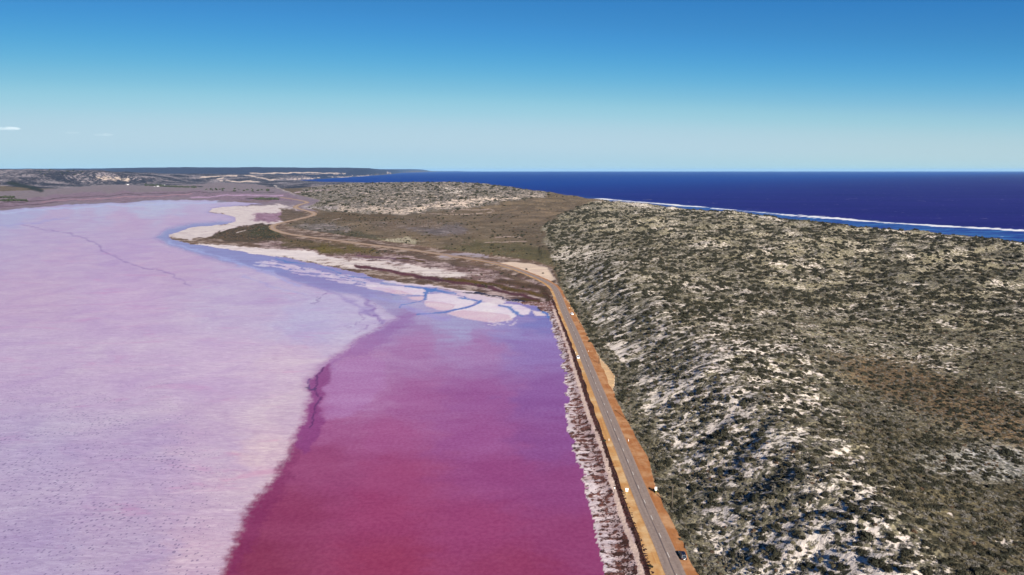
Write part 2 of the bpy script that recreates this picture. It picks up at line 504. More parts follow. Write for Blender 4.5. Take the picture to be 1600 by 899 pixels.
# ------------------------------------------------------------------ the terrain sheet
tcol = np.r_[np.linspace(-1.7, -0.80, 36), np.linspace(-0.795, 0.795, 780), np.linspace(0.80, 1.7, 36)]
yrow = [55.0]
while yrow[-1] < 86000:
    y = yrow[-1]
    yrow.append(y * (1.035 if y < 165 else 1.0052 if y < 3200 else 1.010 if y < 16000 else 1.035))
yrow = np.array(yrow)
NX, NY = len(tcol), len(yrow)
Y2, T2 = np.meshgrid(yrow, tcol, indexing='ij')
X2 = Y2 * T2
h, df, dc, rd, base = height(X2.ravel(), Y2.ravel(), True)
X, Y = X2.ravel(), Y2.ravel()
PU, PV = proj(X, Y, h)
SPC = np.maximum(Y * 0.0045, 0.7)

# noise that wobbles region edges, in the same logarithmic fan as the sheet
WU = gnoise(PU / 26, PV / 9, 5) * 9 + gnoise(PU / 9, PV / 3.2, 6) * 4 + gnoise(PU / 3.4, PV / 1.6, 7) * 2.5 + gnoise(PU / 60, PV / 18, 8) * 9
WV = gnoise(PU / 26, PV / 9, 15) * 2.6 + gnoise(PU / 9, PV / 3.2, 16) * 1.1 + gnoise(PU / 3.4, PV / 1.6, 17) * .8 + gnoise(PU / 60, PV / 18, 18) * 2.2

N = len(X)
soil = np.tile(A(158, 138, 120), (N, 1))
plant = np.tile(A(96, 80, 62), (N, 1))
prm = np.zeros((N, 3)); prm[:, 0] = 0.62

def region(pts, feather=2.0, wob=1.0):
    pts = np.asarray(pts, float)
    mg = 12 * wob + 3 * feather
    idx = np.nonzero((PU > pts[:, 0].min() - mg) & (PU < pts[:, 0].max() + mg) & (PV > pts[:, 1].min() - mg) & (PV < pts[:, 1].max() + mg))[0]
    # vertical pixels count for more than horizontal ones: the ground is seen at a slant
    s = sdf((PU[idx] + WU[idx] * wob), (PV[idx] + WV[idx] * wob) * 2.2, pts * (1, 2.2))
    rag = gnoise(PU[idx] / 7, PV[idx] / 2.2, 33) + .7 * gnoise(PU[idx] / 3, PV[idx] / 1.1, 34)
    return idx, sstep(-feather, feather, s + rag * feather * 1.1 * min(wob, 1))

def paint(pts, so=None, pl=None, cov=None, streak=None, fine=None, feather=2.0, wob=1.0, k=1.0, sel=None):
    idx, m = region(pts, feather, wob)
    m = m * k
    if sel is not None:
        m = m * sel[idx]
    if so is not None:
        soil[idx] += (np.asarray(so) - soil[idx]) * m[:, None]
    if pl is not None:
        plant[idx] += (np.asarray(pl) - plant[idx]) * m[:, None]
    for j, v in enumerate((cov, streak, fine)):
        if v is not None:
            prm[idx, j] += (v - prm[idx, j]) * m

def stroke(pts, width, so=None, pl=None, cov=None, feather=1.0, wob=0.6, k=1.0):
    """a band along a line, its width in photo pixels"""
    pts = np.asarray(pts, float)
    w = np.broadcast_to(np.asarray(width, float), (len(pts),))
    mg = w.max() + 10
    idx = np.nonzero((PU > pts[:, 0].min() - mg) & (PU < pts[:, 0].max() + mg) & (PV > pts[:, 1].min() - mg) & (PV < pts[:, 1].max() + mg))[0]
    d = seg_dist(PU[idx] + WU[idx] * wob, (PV[idx] + WV[idx] * wob) * 2.0, pts * (1, 2.0))
    m = (1 - sstep(w.mean() * .5 - feather, w.mean() * .5 + feather, d)) * k
    if so is not None:
        soil[idx] += (np.asarray(so) - soil[idx]) * m[:, None]
    if pl is not None:
        plant[idx] += (np.asarray(pl) - plant[idx]) * m[:, None]
    if cov is not None:
        prm[idx, 0] += (cov - prm[idx, 0]) * m

# ---- lake outline
LAKE_PX = [(1010, 985), (947, 899), (931, 844), (919, 777), (911, 741), (897, 705), (883, 655), (887, 620), (886, 600), (878, 570),
           (873, 540), (866, 520), (862, 500), (858, 489), (840, 481), (800, 471), (760, 463), (700, 453), (640, 443), (600, 437),
           (560, 427), (520, 418), (470, 407), (430, 401), (390, 396), (340, 388), (300, 381), (275, 375), (268, 368), (285, 361), (310, 355),
           (345, 350), (372, 346), (366, 340), (345, 335), (320, 332), (330, 326), (370, 322), (410, 318), (360, 315), (330, 313), (300, 312.5), (240, 314),
           (200, 316), (150, 318), (100, 321), (50, 325), (0, 329), (-120, 340), (-400, 365), (-900, 420), (-1600, 985)]
LAKE_W = GL(LAKE_PX)
# ---- salt crust / pink water divide
CRUST_PX = [(300, 985), (345, 899), (352, 882), (362, 858), (372, 835), (380, 812), (396, 788), (425, 752), (450, 716), (461, 692),
            (470, 667), (478, 640), (485, 618), (480, 606), (482, 592), (492, 580), (503, 569), (516, 561), (530, 552), (560, 531),
            (590, 515), (620, 499), (590, 478), (560, 462), (500, 452), (440, 432), (400, 420), (350, 410), (310, 398), (270, 385), (245, 372), (262, 358), (300, 350),
            (340, 345), (372, 346), (366, 340), (345, 335), (320, 332), (330, 326), (410, 317), (300, 311), (0, 327), (-400, 362), (-1600, 600), (-1600, 985)]

wf_ = .55 - .36 * sstep(480, 560, PV)
lake_s = sdf(PU + WU * wf_ + sstep(480, 560, PV) * (gnoise(X / 5, Y / 2.4, 141) * 3.5 + gnoise(X / 14, Y / 11, 142) * 7 + gnoise(X / 3, Y / 1.5, 143) * 2), (PV + WV * .5) * 2.2, np.array(LAKE_PX) * (1, 2.2))
is_lake = (lake_s > 0) & (df <= 0) & (dc > 0)
crust_s = sdf(PU + WU * .5, (PV + WV * .5) * 2.2, np.array(CRUST_PX) * (1, 2.2))

# ---- smooth colour of the lake (salt thickness and algae differ; far violet has sky reflection painted in)
LC = [(50, 860, 172, 158, 202), (200, 860, 177, 160, 202), (320, 870, 196, 174, 205), (50, 700, 178, 165, 207), (200, 700, 182, 166, 207),
      (340, 700, 190, 170, 208), (420, 710, 206, 184, 208), (50, 560, 190, 170, 211), (200, 560, 194, 174, 213), (350, 560, 197, 176, 215),
      (450, 570, 202, 182, 214), (480, 500, 186, 180, 222), (360, 480, 190, 175, 215), (200, 460, 194, 170, 212), (50, 460, 190, 166, 206),
      (100, 400, 188, 165, 207), (200, 400, 184, 160, 207), (260, 420, 188, 164, 206), (50, 370, 184, 166, 208), (200, 345, 186, 162, 204),
      (280, 350, 186, 164, 206), (100, 337, 182, 164, 206), (250, 323, 180, 185, 222), (20, 334, 170, 170, 215), (150, 324, 180, 178, 218),
      (420, 470, 188, 172, 214), (480, 640, 198, 178, 208)]
LW = [(290, 378, 142, 128, 192), (340, 398, 140, 122, 188), (430, 425, 138, 120, 188), (500, 450, 146, 122, 186), (560, 460, 150, 126, 188), (600, 480, 165, 138, 190), (620, 500, 160, 120, 178),
      (560, 560, 178, 125, 178), (650, 540, 168, 110, 168), (750, 540, 166, 112, 172), (845, 540, 146, 108, 178), (560, 620, 172, 112, 168), (650, 620, 160, 90, 150), (750, 620, 153, 85, 150),
      (850, 620, 140, 84, 155), (600, 680, 158, 78, 135), (750, 680, 150, 76, 140), (860, 690, 138, 74, 142), (500, 720, 148, 66, 115),
      (620, 740, 154, 68, 118), (780, 740, 147, 68, 128), (890, 760, 142, 66, 126), (450, 800, 140, 56, 98), (600, 800, 150, 60, 108),
      (750, 820, 147, 60, 112), (900, 840, 142, 60, 112), (400, 880, 132, 50, 86), (600, 880, 146, 55, 95), (800, 890, 143, 56, 100),
      (720, 512, 166, 148, 200), (800, 512, 152, 128, 192), (660, 475, 175, 150, 200), (620, 465, 160, 145, 195), (850, 500, 128, 112, 185), (500, 670, 160, 85, 140)]
def field(pts, U, V, cal):
    acc, wt = np.zeros((len(U), 3)), np.zeros(len(U))
    for a, b, r, g, bl in pts:
        w = 1 / (((U - a) ** 2 + ((V - b) * 1.6) ** 2) + 250) ** 1.7
        acc += w[:, None] * A(r, g, bl) / (cal)
        wt += w
    return acc / wt[:, None]
li = np.nonzero(is_lake)[0]
UU, VV = PU[li] + WU[li] * 2.2, PV[li] + WV[li] * 2.2
fc, fw = field(LC, UU, VV, (.87, .885, 1.05)), field(LW, UU, VV, (.96, .83, 1.03))
rim = gnoise(PU[li] / 5, PV[li] / 1.5, 131) * 5 + gnoise(PU[li] / 16, PV[li] / 3, 132) * 6
mcr = sstep(-10, 13, crust_s[li] + rim * sstep(560, 660, PV[li]))
far_soft = 1 - sstep(488, 530, PV[li])
mcr = mcr * (1 - far_soft) + sstep(-9, 9, crust_s[li]) * far_soft
soil[li] = fw + (fc - fw) * mcr[:, None]
prm[li] = 0
prm[li, 0] = sstep(560, 700, PV[li]) * sstep(420, 200, PU[li]) + 0.35 * sstep(470, 560, PV[li]) * sstep(380, 200, PU[li]) + .25

lk = is_lake.astype(float)
# dark wet rim of the crust, then the paler shoal behind it
paint([(640, 486), (600, 508), (560, 531), (530, 553), (514, 568), (516, 580), (537, 559), (575, 556), (620, 520), (650, 500)], so=A(150, 92, 156), feather=9, wob=.8, k=.5, sel=lk)
paint([(516, 566), (488, 586), (480, 606), (488, 625), (476, 655), (462, 690), (474, 712), (494, 690), (503, 672), (507, 655), (500, 634), (508, 610), (514, 592), (516, 578)],
      so=A(140, 66, 122), feather=3, wob=.5, k=.85, sel=lk)
paint([(462, 690), (425, 750), (385, 800), (372, 840), (350, 899), (372, 899), (398, 840), (430, 790), (470, 712)], so=A(128, 48, 92), feather=8, wob=.8, k=.6, sel=lk)
paint([(516, 580), (540, 562), (580, 556), (606, 566), (598, 604), (575, 636), (545, 652), (506, 656), (502, 634), (510, 610)], so=A(176, 124, 174), feather=7, wob=.6, k=.6, sel=lk)
stroke([(506, 574), (492, 588), (496, 602), (492, 615), (500, 622), (492, 640), (484, 668)], 2.6, so=A(96, 46, 96), feather=1.0, wob=.4, k=.9)
stroke([(478, 606), (488, 610), (496, 608)], 3.2, so=A(80, 58, 98), feather=1.0, wob=.3, k=.9)
stroke([(484, 592), (481, 600), (484, 607)], 2.2, so=A(110, 66, 124), feather=1.0, wob=.3, k=.9)
# faint channels over the pale crust
for ln, wd, c, k in [([(40, 350), (90, 362), (115, 366), (150, 380), (165, 394), (190, 405), (230, 420), (262, 428), (285, 438), (300, 445)], 3, (150, 120, 172), .75),
                     ([(0, 352), (60, 347), (110, 340)], 5, (170, 165, 212), .6), ([(480, 478), (500, 465), (515, 456)], 1.6, (135, 110, 160), .8),
                     ([(570, 468), (575, 480), (590, 500), (600, 505)], 7, (150, 122, 180), .7), ([(545, 512), (560, 500), (575, 487), (590, 478)], 2.2, (140, 100, 165), .6),
                     ([(552, 520), (572, 512), (588, 502), (586, 492)], 1.6, (140, 100, 165), .6), ([(490, 445), (530, 460), (560, 480), (580, 490)], 8, (158, 138, 192), .6),
                     ([(380, 430), (430, 450), (480, 462)], 5, (176, 172, 216), .5), ([(270, 378), (330, 400), (400, 420), (470, 446)], 6, (172, 172, 220), .7),
                     ([(0, 333), (100, 326), (200, 320), (300, 316), (350, 315)], 4, (190, 198, 228), .8)]:
    stroke(ln, wd, so=A(*c), feather=wd * .5, wob=1.0, k=k)

# ---- white salt islands and blue channels at the head of the pink water
SALT = A(232, 214, 218)
WHT = A(238, 226, 230)
PNK = A(222, 192, 202)
for pl_, c_ in [([(575, 445), (610, 446), (640, 448), (660, 452), (670, 457), (660, 462), (638, 462), (610, 458), (575, 451)], WHT),
                ([(580, 450), (605, 451), (630, 456), (650, 461), (630, 462), (600, 457)], PNK),
                ([(665, 464), (668, 460), (690, 458), (715, 463), (735, 467), (745, 471), (735, 477), (715, 483), (690, 485), (672, 480), (663, 471)], WHT),
                ([(664, 470), (684, 472), (712, 476), (706, 484), (685, 485), (668, 479)], PNK),
                ([(750, 473), (772, 472), (792, 477), (804, 486), (807, 494), (797, 500), (772, 504), (745, 501), (722, 497), (698, 490), (716, 485), (740, 479)], WHT),
                ([(698, 490), (725, 485), (760, 487), (796, 492), (800, 499), (770, 505), (735, 500)], PNK),
                ([(690, 456), (720, 457), (750, 461), (780, 466), (792, 472), (778, 477), (752, 471), (728, 464)], A(226, 208, 214)),
                ([(786, 475), (812, 477), (829, 484), (826, 491), (812, 494), (802, 486)], WHT), ([(830, 485), (850, 488), (853, 493), (838, 493)], SALT),
                ([(640, 465), (660, 463), (661, 470), (646, 469)], PNK)]:
    paint(pl_, so=c_, feather=1.3, wob=.30, sel=lk)
for k in range(70):                                   # crumbs of salt off the foot of the big island
    cx, cy = rng.uniform(760, 806), rng.uniform(498, 509)
    stroke([(cx, cy), (cx + rng.uniform(1, 4), cy)], rng.uniform(.8, 1.6), so=WHT, feather=.6, wob=.2, k=.7)
BLUE = A(88, 116, 182)
for ln, wd in [([(636, 447), (655, 450), (672, 452), (690, 455), (712, 459)], 6.5), ([(664, 451), (672, 455), (680, 452)], 9), ([(667, 454), (665, 462), (662, 467)], 5.5), ([(608, 460), (640, 461), (666, 463)], 1.8),
               ([(662, 467), (654, 472), (628, 477), (622, 482)], 2.4), ([(714, 465), (732, 468), (748, 471)], 5), ([(726, 464), (730, 468)], 4), ([(754, 470), (742, 477), (720, 483), (692, 488), (650, 491)], 5),
               ([(778, 477), (795, 481), (804, 488), (814, 494)], 5.5), ([(852, 488), (866, 494)], 11), ([(856, 494), (866, 500)], 7),
               ([(600, 439), (618, 442), (626, 437)], 4.5), ([(586, 443), (612, 441)], 3), ([(474, 424), (500, 425), (530, 430)], 3), ([(540, 437), (560, 441), (585, 443)], 2.6),
               ([(500, 417), (520, 423), (536, 430), (560, 434), (590, 433)], 2.4), ([(430, 404), (450, 410), (478, 412)], 3.4), ([(510, 432), (540, 436), (556, 433)], 2)]:
    stroke(ln, wd * .82, so=BLUE, feather=.9, wob=.45, k=.9)
stroke([(580, 461), (605, 470), (640, 472)], 8, so=A(166, 158, 208), feather=4, k=.6)
stroke([(630, 480), (670, 492), (700, 498)], 12, so=A(166, 152, 206), feather=5, k=.6)
# ragged tongues of salt reaching into the violet water
for k in range(90):
    q = k / 89
    cx = 410 + q * 200 + rng.uniform(-6, 6)
    cy = 408 + q * 41 + rng.uniform(-4, 8)
    L = rng.uniform(8, 26)
    stroke([(cx - L * .5, cy - 1), (cx + L * .5, cy + rng.uniform(.5, 2.5))], rng.uniform(1.5, 3.2), so=A(222, 205, 222), feather=.9, wob=.4, k=.85)

# ---- shore flats
flat = (~is_lake) & (df <= 0) & (dc > 0)
fl = flat.astype(float)
idx = np.nonzero(flat)[0]
soil[idx] = A(170, 152, 140); plant[idx] = A(98, 80, 68); prm[idx, 0] = .56
FAR = flat & (PV < 330)
soil[FAR] = A(142, 128, 138); plant[FAR] = A(112, 100, 106); prm[FAR, 0] = .4
P_ = lambda *a, **k: paint(*a, sel=fl, **k)
P_([(-400, 330), (0, 305), (110, 299), (250, 297), (330, 300), (440, 303), (470, 312), (420, 316), (300, 309), (150, 315), (50, 321), (-400, 362)], so=A(152, 132, 148), pl=A(112, 94, 106), cov=.5, feather=2)
P_([(-400, 310), (0, 298), (110, 290), (200, 288), (430, 284), (520, 286), (540, 300), (430, 297), (300, 298), (110, 303), (0, 316), (-400, 330)], so=A(138, 126, 130), pl=A(105, 95, 98), cov=.35, feather=2)
P_([(260, 368), (300, 355), (372, 345), (345, 335), (318, 331), (330, 323), (420, 320), (470, 326), (466, 336), (450, 346), (425, 352), (370, 358), (330, 368), (300, 376)], so=A(218, 207, 204), pl=A(165, 142, 150), cov=.26, feather=2)
P_([(395, 336), (440, 331), (462, 332), (455, 342), (420, 348), (400, 345)], so=A(170, 140, 160), pl=A(130, 100, 120), cov=.5, feather=4)
P_([(440, 326), (466, 326), (480, 336), (450, 346), (440, 338)], so=A(130, 112, 100), pl=A(92, 80, 66), cov=.6, feather=3)
P_([(318, 373), (335, 364), (352, 357), (378, 353), (430, 350), (423, 358), (440, 366), (480, 376), (440, 378), (400, 380), (350, 377)], so=A(128, 112, 100), pl=A(74, 64, 52), cov=.74, fine=.5, feather=3)
stroke([(345, 362), (360, 356), (376, 351)], 2.5, so=A(225, 212, 212), feather=.8, wob=.2, cov=0)
stroke([(366, 366), (376, 362), (384, 360)], 1.8, so=A(205, 195, 190), feather=.8, wob=.2, cov=0)
P_([(385, 366), (400, 357), (424, 354), (430, 362), (446, 368), (420, 372), (395, 371)], so=A(70, 72, 50), pl=A(58, 60, 42), cov=.85, feather=4)
P_([(395, 381), (440, 374), (490, 380), (560, 388), (640, 398), (740, 412), (820, 432), (858, 446), (866, 470), (858, 486), (800, 470), (740, 452), (640, 432), (560, 418), (470, 400)],
   so=A(190, 170, 166), pl=A(102, 80, 78), cov=.52, fine=.25, feather=4)
stroke([(440, 367), (475, 375), (550, 386), (600, 393), (640, 398), (700, 409), (745, 416), (790, 426), (828, 441), (852, 456)], 11, so=A(160, 140, 126), pl=A(100, 84, 72), cov=.7, feather=3, wob=1)
P_([(440, 372), (500, 376), (560, 386), (600, 392), (590, 400), (540, 396), (500, 392), (440, 383)], so=A(150, 130, 118), pl=A(90, 78, 56), cov=.66, feather=4)
P_([(475, 386), (520, 384), (545, 396), (505, 396)], so=A(140, 122, 100), pl=A(96, 86, 44), cov=.66, feather=4)
P_([(540, 384), (600, 392), (560, 396), (530, 392)], so=A(150, 130, 112), pl=A(96, 84, 50), cov=.66, feather=4)
P_([(270, 380), (350, 383), (440, 390), (480, 392), (540, 404), (500, 410), (430, 402), (350, 394), (290, 386)], so=A(230, 220, 218), pl=A(176, 156, 158), cov=.24, feather=2)
P_([(480, 400), (560, 408), (640, 414), (700, 424), (740, 430), (700, 434), (640, 428), (560, 420), (500, 414)], so=A(226, 215, 209), pl=A(140, 120, 118), cov=.36, feather=3)
stroke([(555, 404), (600, 408), (636, 414)], 3.5, so=A(236, 224, 226), feather=1, wob=.5)
stroke([(560, 401), (610, 404), (665, 408)], 4, so=A(118, 90, 108), pl=A(96, 70, 84), cov=.6, feather=1.5)
stroke([(620, 404), (645, 406), (666, 409)], 3, so=A(100, 85, 45), pl=A(92, 78, 34), cov=.9, feather=1)
stroke([(560, 416), (600, 422), (640, 430), (690, 438), (740, 446), (790, 456), (835, 468)], 8, so=A(104, 66, 76), pl=A(84, 50, 60), cov=.75, feather=2.5)
stroke([(700, 436), (740, 441), (780, 447), (815, 455), (850, 462)], 9, so=A(104, 84, 50), pl=A(82, 66, 30), cov=.85, feather=3)
stroke([(810, 468), (835, 470), (856, 478)], 7, so=A(110, 88, 55), pl=A(80, 62, 34), cov=.8, feather=3)
stroke([(780, 438), (820, 444), (850, 452), (860, 470)], 14, so=A(130, 108, 92), pl=A(74, 58, 44), cov=.75, feather=5)
stroke([(600, 439), (680, 448), (760, 461), (800, 469), (838, 478), (856, 486)], 5, so=A(226, 212, 222), cov=.1, feather=2)
stroke([(728, 458), (760, 461), (790, 466), (826, 475), (852, 486)], 3.4, so=A(70, 78, 110), pl=A(40, 44, 70), cov=.8, feather=1, wob=.9)

# shore beside the road: ragged salt, dark samphire ground, the pale track and the dark verge
def wl(pts, z=0.6):
    return GL(pts, z)
TRACK = wl([(1045, 985), (1010, 925), (1002, 899), (994, 869), (980, 833), (969, 800), (958, 761), (947, 722), (933, 680), (919, 650), (907, 610), (895, 570), (888, 545), (877, 515), (869, 495), (865, 484)])
VERGE = wl([(1056, 985), (1026, 925), (1015, 893), (998, 843), (983, 805), (964, 755), (953, 719), (934, 667), (926, 642), (912, 604), (903, 574), (893, 542), (881, 510), (872, 486), (862, 468), (850, 458)])
FRINGE = wl([(1010, 985), (947, 899), (931, 844), (919, 777), (911, 741), (897, 705), (883, 655), (887, 620), (886, 600), (878, 570), (873, 540), (866, 520), (862, 500), (858, 489)], 0)
sh = np.nonzero((~is_lake) & (df <= 0) & (Y < 640) & (X > 0) & (X < 90))[0]
xs, ys = X[sh], Y[sh]
wig = fbm(xs, ys, 9, 3, 71)
dt, dv, dfr = seg_dist(xs, ys, TRACK), seg_dist(xs, ys, VERGE), seg_dist(xs, ys, FRINGE)
mix_ = np.clip(.53 + .34 * gnoise(xs / 4, ys / 1.7, 85) + .22 * gnoise(xs / 1.6, ys / 6.0, 86), .15, .85)
soil[sh] = A(200, 176, 174) ; plant[sh] = A(108, 72, 66); prm[sh] = (.62, 0, .8); prm[sh, 0] = mix_
# salt fringe: fingers square to the shore
fing = gnoise(xs / 9, ys / 1.3, 81) * .7 + gnoise(xs / 4, ys / .7 if False else ys / 3.4, 82) * .6
thin = np.interp(ys, [150, 330, 640], [1.0, .9, .75])
mf = 1 - sstep(.5, 6.5 , dfr / thin + fing * 7.5)
soil[sh] += (A(226, 212, 214) - soil[sh]) * mf[:, None]
prm[sh, 0] += (np.clip(.36 + .5 * gnoise(xs / 5, ys / 2.0, 83) + .3 * gnoise(xs / 2, ys / 5.0, 84), .05, .8) - prm[sh, 0]) * mf
mt = 1 - sstep(.55, 1.15, dt + wig * .5)
soil[sh] += (A(214, 190, 176) - soil[sh]) * mt[:, None]
prm[sh, 0] += (.05 - prm[sh, 0]) * mt
mv = (1 - sstep(1.25, 1.9, dv + wig * .7)) * (1 - mt)
soil[sh] += (A(88, 52, 46) - soil[sh]) * mv[:, None]
plant[sh] += (A(62, 34, 34) - plant[sh]) * mv[:, None]
prm[sh, 0] += (.9 - prm[sh, 0]) * mv
# between verge and shoulder: yellow dirt
left_of_verge = inside(xs, ys, np.vstack([VERGE, [(300, 700), (300, 60)]]))
my = left_of_verge * (1 - mv)
soil[sh] += (A(204, 160, 104) - soil[sh]) * my[:, None]
prm[sh, 0] += (.12 - prm[sh, 0]) * my

# ---- upland
up = (df > 0) & (dc > 0)
uf = up.astype(float)
Q_ = lambda *a, **k: paint(*a, sel=uf, **k)
ui = np.nonzero(up)[0]
soil[ui] = A(158, 140, 122); plant[ui] = A(102, 90, 74); prm[ui] = (.68, 0, .3)
pn = fbm(X[ui], Y[ui], 500, 4, 91, SPC[ui])
plant[ui] *= (1 + .18 * pn)[:, None]
Q_([(640, 398), (700, 384), (760, 376), (840, 384), (868, 400), (866, 418), (800, 404), (720, 394)], pl=A(92, 86, 62), cov=.74, feather=10)
Q_([(440, 366), (470, 356), (560, 362), (620, 376), (560, 380), (500, 372)], pl=A(78, 74, 58), so=A(130, 118, 100), cov=.78, feather=5)
Q_([(460, 352), (520, 348), (560, 352), (540, 362), (480, 362)], pl=A(90, 86, 82), so=A(165, 152, 148), cov=.55, feather=5)
Q_([(560, 346), (640, 340), (720, 352), (680, 362), (600, 360)], pl=A(104, 90, 76), so=A(160, 146, 140), cov=.62, feather=8)
Q_([(595, 372), (640, 372), (655, 378), (640, 383), (600, 380)], so=A(205, 195, 170), pl=A(105, 100, 72), cov=.45, fine=1, feather=3)
Q_([(700, 336), (800, 322), (880, 330), (850, 350), (760, 348)], pl=A(106, 93, 78), cov=.72, feather=8)
Q_([(640, 358), (720, 350), (740, 364), (680, 368)], pl=A(100, 92, 92), so=A(150, 140, 140), cov=.6, feather=6)
Q_([(480, 334), (530, 330), (600, 334), (640, 342), (560, 346), (500, 342)], pl=A(96, 82, 64), cov=.8, feather=4)
for ln, wd in [([(704, 333), (710, 328), (740, 328), (766, 327), (772, 331), (745, 334), (706, 335)], 1.6), ([(660, 334), (706, 335)], 1.2),
               ([(774, 371), (795, 370), (815, 371)], 2.2), ([(758, 379), (800, 378), (820, 378)], 2.0), ([(520, 344), (534, 341)], 1.6)]:
    stroke(ln, wd, so=A(176, 158, 148), cov=.03, feather=.6, wob=.2)
P_([(690, 395), (760, 398), (758, 404), (700, 400)], so=A(165, 155, 165), cov=.3, feather=3)
# lay-by of pale gravel
paint([(780, 411), (800, 409), (830, 412), (850, 418), (860, 426), (866, 437), (858, 440), (845, 433), (822, 424), (800, 417)], so=A(226, 204, 182), cov=.06, feather=1.5, wob=.3)
paint([(940, 560), (951, 573), (960, 587), (960, 598), (955, 611), (966, 634), (950, 606), (936, 582), (928, 566)], so=A(222, 186, 140), cov=.05, feather=1.5, wob=.3)

# dune country
DUNE_R = [(1200, 1300), (1088, 899), (1066, 857), (1033, 787), (1012, 716), (984, 670), (957, 605), (925, 539), (899, 490), (879, 455), (872, 430), (862, 405), (850, 352),
          (872, 337), (905, 322), (935, 313), (1000, 290), (1900, 290), (1900, 1300)]
DUNE_M = [(478, 322), (520, 331), (570, 335), (640, 334), (720, 327), (790, 315), (850, 309), (870, 298), (700, 280), (520, 280), (470, 300)]
i1, m1 = region(DUNE_R, 3, 1)
dune = np.zeros(N); dune[i1] = m1 * uf[i1]
i2, m2 = region(DUNE_M, 3, 1)
dune2 = np.zeros(N); dune2[i2] = m2 * uf[i2]
DSAND, DPL = A(246, 234, 220), A(124, 119, 100)
soil += (DSAND - soil) * dune[:, None]
plant += (DPL - plant) * dune[:, None]
wall = dune * (1 - sstep(40, 110, df)) * sstep(4, 16, df)
inner = dune * sstep(60, 160, df)
prm[:, 0] += (.595 + .03 * sstep(420, 700, Y) - prm[:, 0]) * dune
prm[:, 0] -= .22 * dune * np.exp(-((dc - 238) / 22) ** 2)
prm[:, 0] += dune * (.09 * fbm(X, Y, 70, 3, 101, SPC) + .13 * fbm(X, Y, 20, 2, 102, SPC))
prm[:, 0] -= .085 * wall
prm[:, 0] += .05 * inner
prm[:, 1] = wall * .7 * sstep(260, 480, Y)
prm[:, 2] += (.75 - prm[:, 2]) * dune
prm[:, 0] += dune * (1 - sstep(2, 12, df)) * .25
soil += (A(208, 192, 178) - soil) * dune2[:, None]
plant += (A(98, 94, 90) - plant) * dune2[:, None]
prm[:, 0] += (.58 - prm[:, 0]) * dune2
stroke([(535, 328), (580, 329), (640, 328), (690, 322), (730, 318)], 18, so=A(216, 198, 180), cov=.42, feather=8, wob=2)
stroke([(730, 318), (790, 310), (830, 305), (850, 304)], 10, so=A(216, 198, 180), cov=.46, feather=5, wob=2)
stroke([(470, 322), (500, 325), (530, 325)], 6, so=A(190, 180, 180), cov=.45, feather=3, wob=1)
# rusty and olive swales beyond the crest
Q_([(1290, 555), (1400, 560), (1520, 600), (1640, 640), (1640, 720), (1520, 680), (1420, 640), (1330, 600)], pl=A(104, 82, 58), so=A(160, 140, 118), cov=.8, feather=26, k=.75)
Q_([(1330, 620), (1450, 660), (1560, 700), (1640, 760), (1640, 900), (1500, 899), (1400, 780), (1340, 690)], pl=A(88, 82, 64), so=A(170, 160, 142), cov=.74, feather=26)
Q_([(1480, 560), (1640, 540), (1640, 620), (1540, 600)], pl=A(98, 94, 78), cov=.76, feather=20)
Q_([(1430, 710), (1520, 695), (1620, 705), (1620, 755), (1530, 750), (1450, 735)], pl=A(140, 138, 130), so=A(214, 210, 202), cov=.56, feather=18)
# open sand patches
for (a, b, rx, ry, c) in [(1315, 706, 20, 9, .1), (1340, 722, 16, 6, .1), (1325, 795, 18, 9, .12), (1340, 850, 9, 9, .05), (1272, 820, 12, 8, .15), (1290, 800, 12, 5, .2), (1197, 391, 17, 6, .1),
                          (1118, 700, 14, 8, .1), (1150, 690, 22, 6, .2), (1180, 694, 14, 5, .2), (1090, 540, 14, 12, .12), (1075, 525, 10, 8, .25), (1018, 595, 18, 10, .2), (1030, 620, 14, 6, .2),
                          (1155, 640, 22, 9, .25), (1165, 655, 24, 7, .3), (1250, 568, 9, 5, .05), (1272, 582, 9, 6, .1), (1262, 636, 6, 8, .1), (1275, 626, 6, 10, .15), (1245, 645, 8, 5, .2), (1310, 765, 12, 5, .2), (1265, 765, 14, 5, .25),
                          (1480, 800, 10, 3, .2), (1540, 810, 8, 3, .2), (1570, 845, 14, 4, .25), (1560, 850, 8, 4, .2), (1005, 333, 18, 4, .15), (1420, 400, 12, 3, .3), (1160, 455, 12, 8, .3), (1350, 480, 10, 6, .25), (1390, 478, 10, 5, .3), (1430, 445, 10, 5, .25), (1220, 410, 16, 4, .3),
                          (1208, 486, 12, 4, .25), (1470, 508, 12, 5, .25), (1150, 740, 16, 5, .4), (1100, 384, 30, 6, .35), (1095, 384, 10, 3, .15), (700, 297, 18, 2, .2), (660, 299, 8, 2, .25), (1080, 690, 10, 5, .3), (1230, 880, 12, 8, .25), (1085, 860, 10, 5, .35), (1180, 832, 16, 6, .3)]:
    an = np.linspace(0, 2 * math.pi, 12, endpoint=False)
    Q_(np.c_[a + rx * np.cos(an), b + ry * np.sin(an)], cov=c * .3 + .38, so=A(236, 224, 210), feather=5, wob=1.6)
# beach
bch = up & (dc < 55) & (Y < 7000)
soil[bch] = A(236, 222, 206); prm[bch] = (0.05, 0, 0)
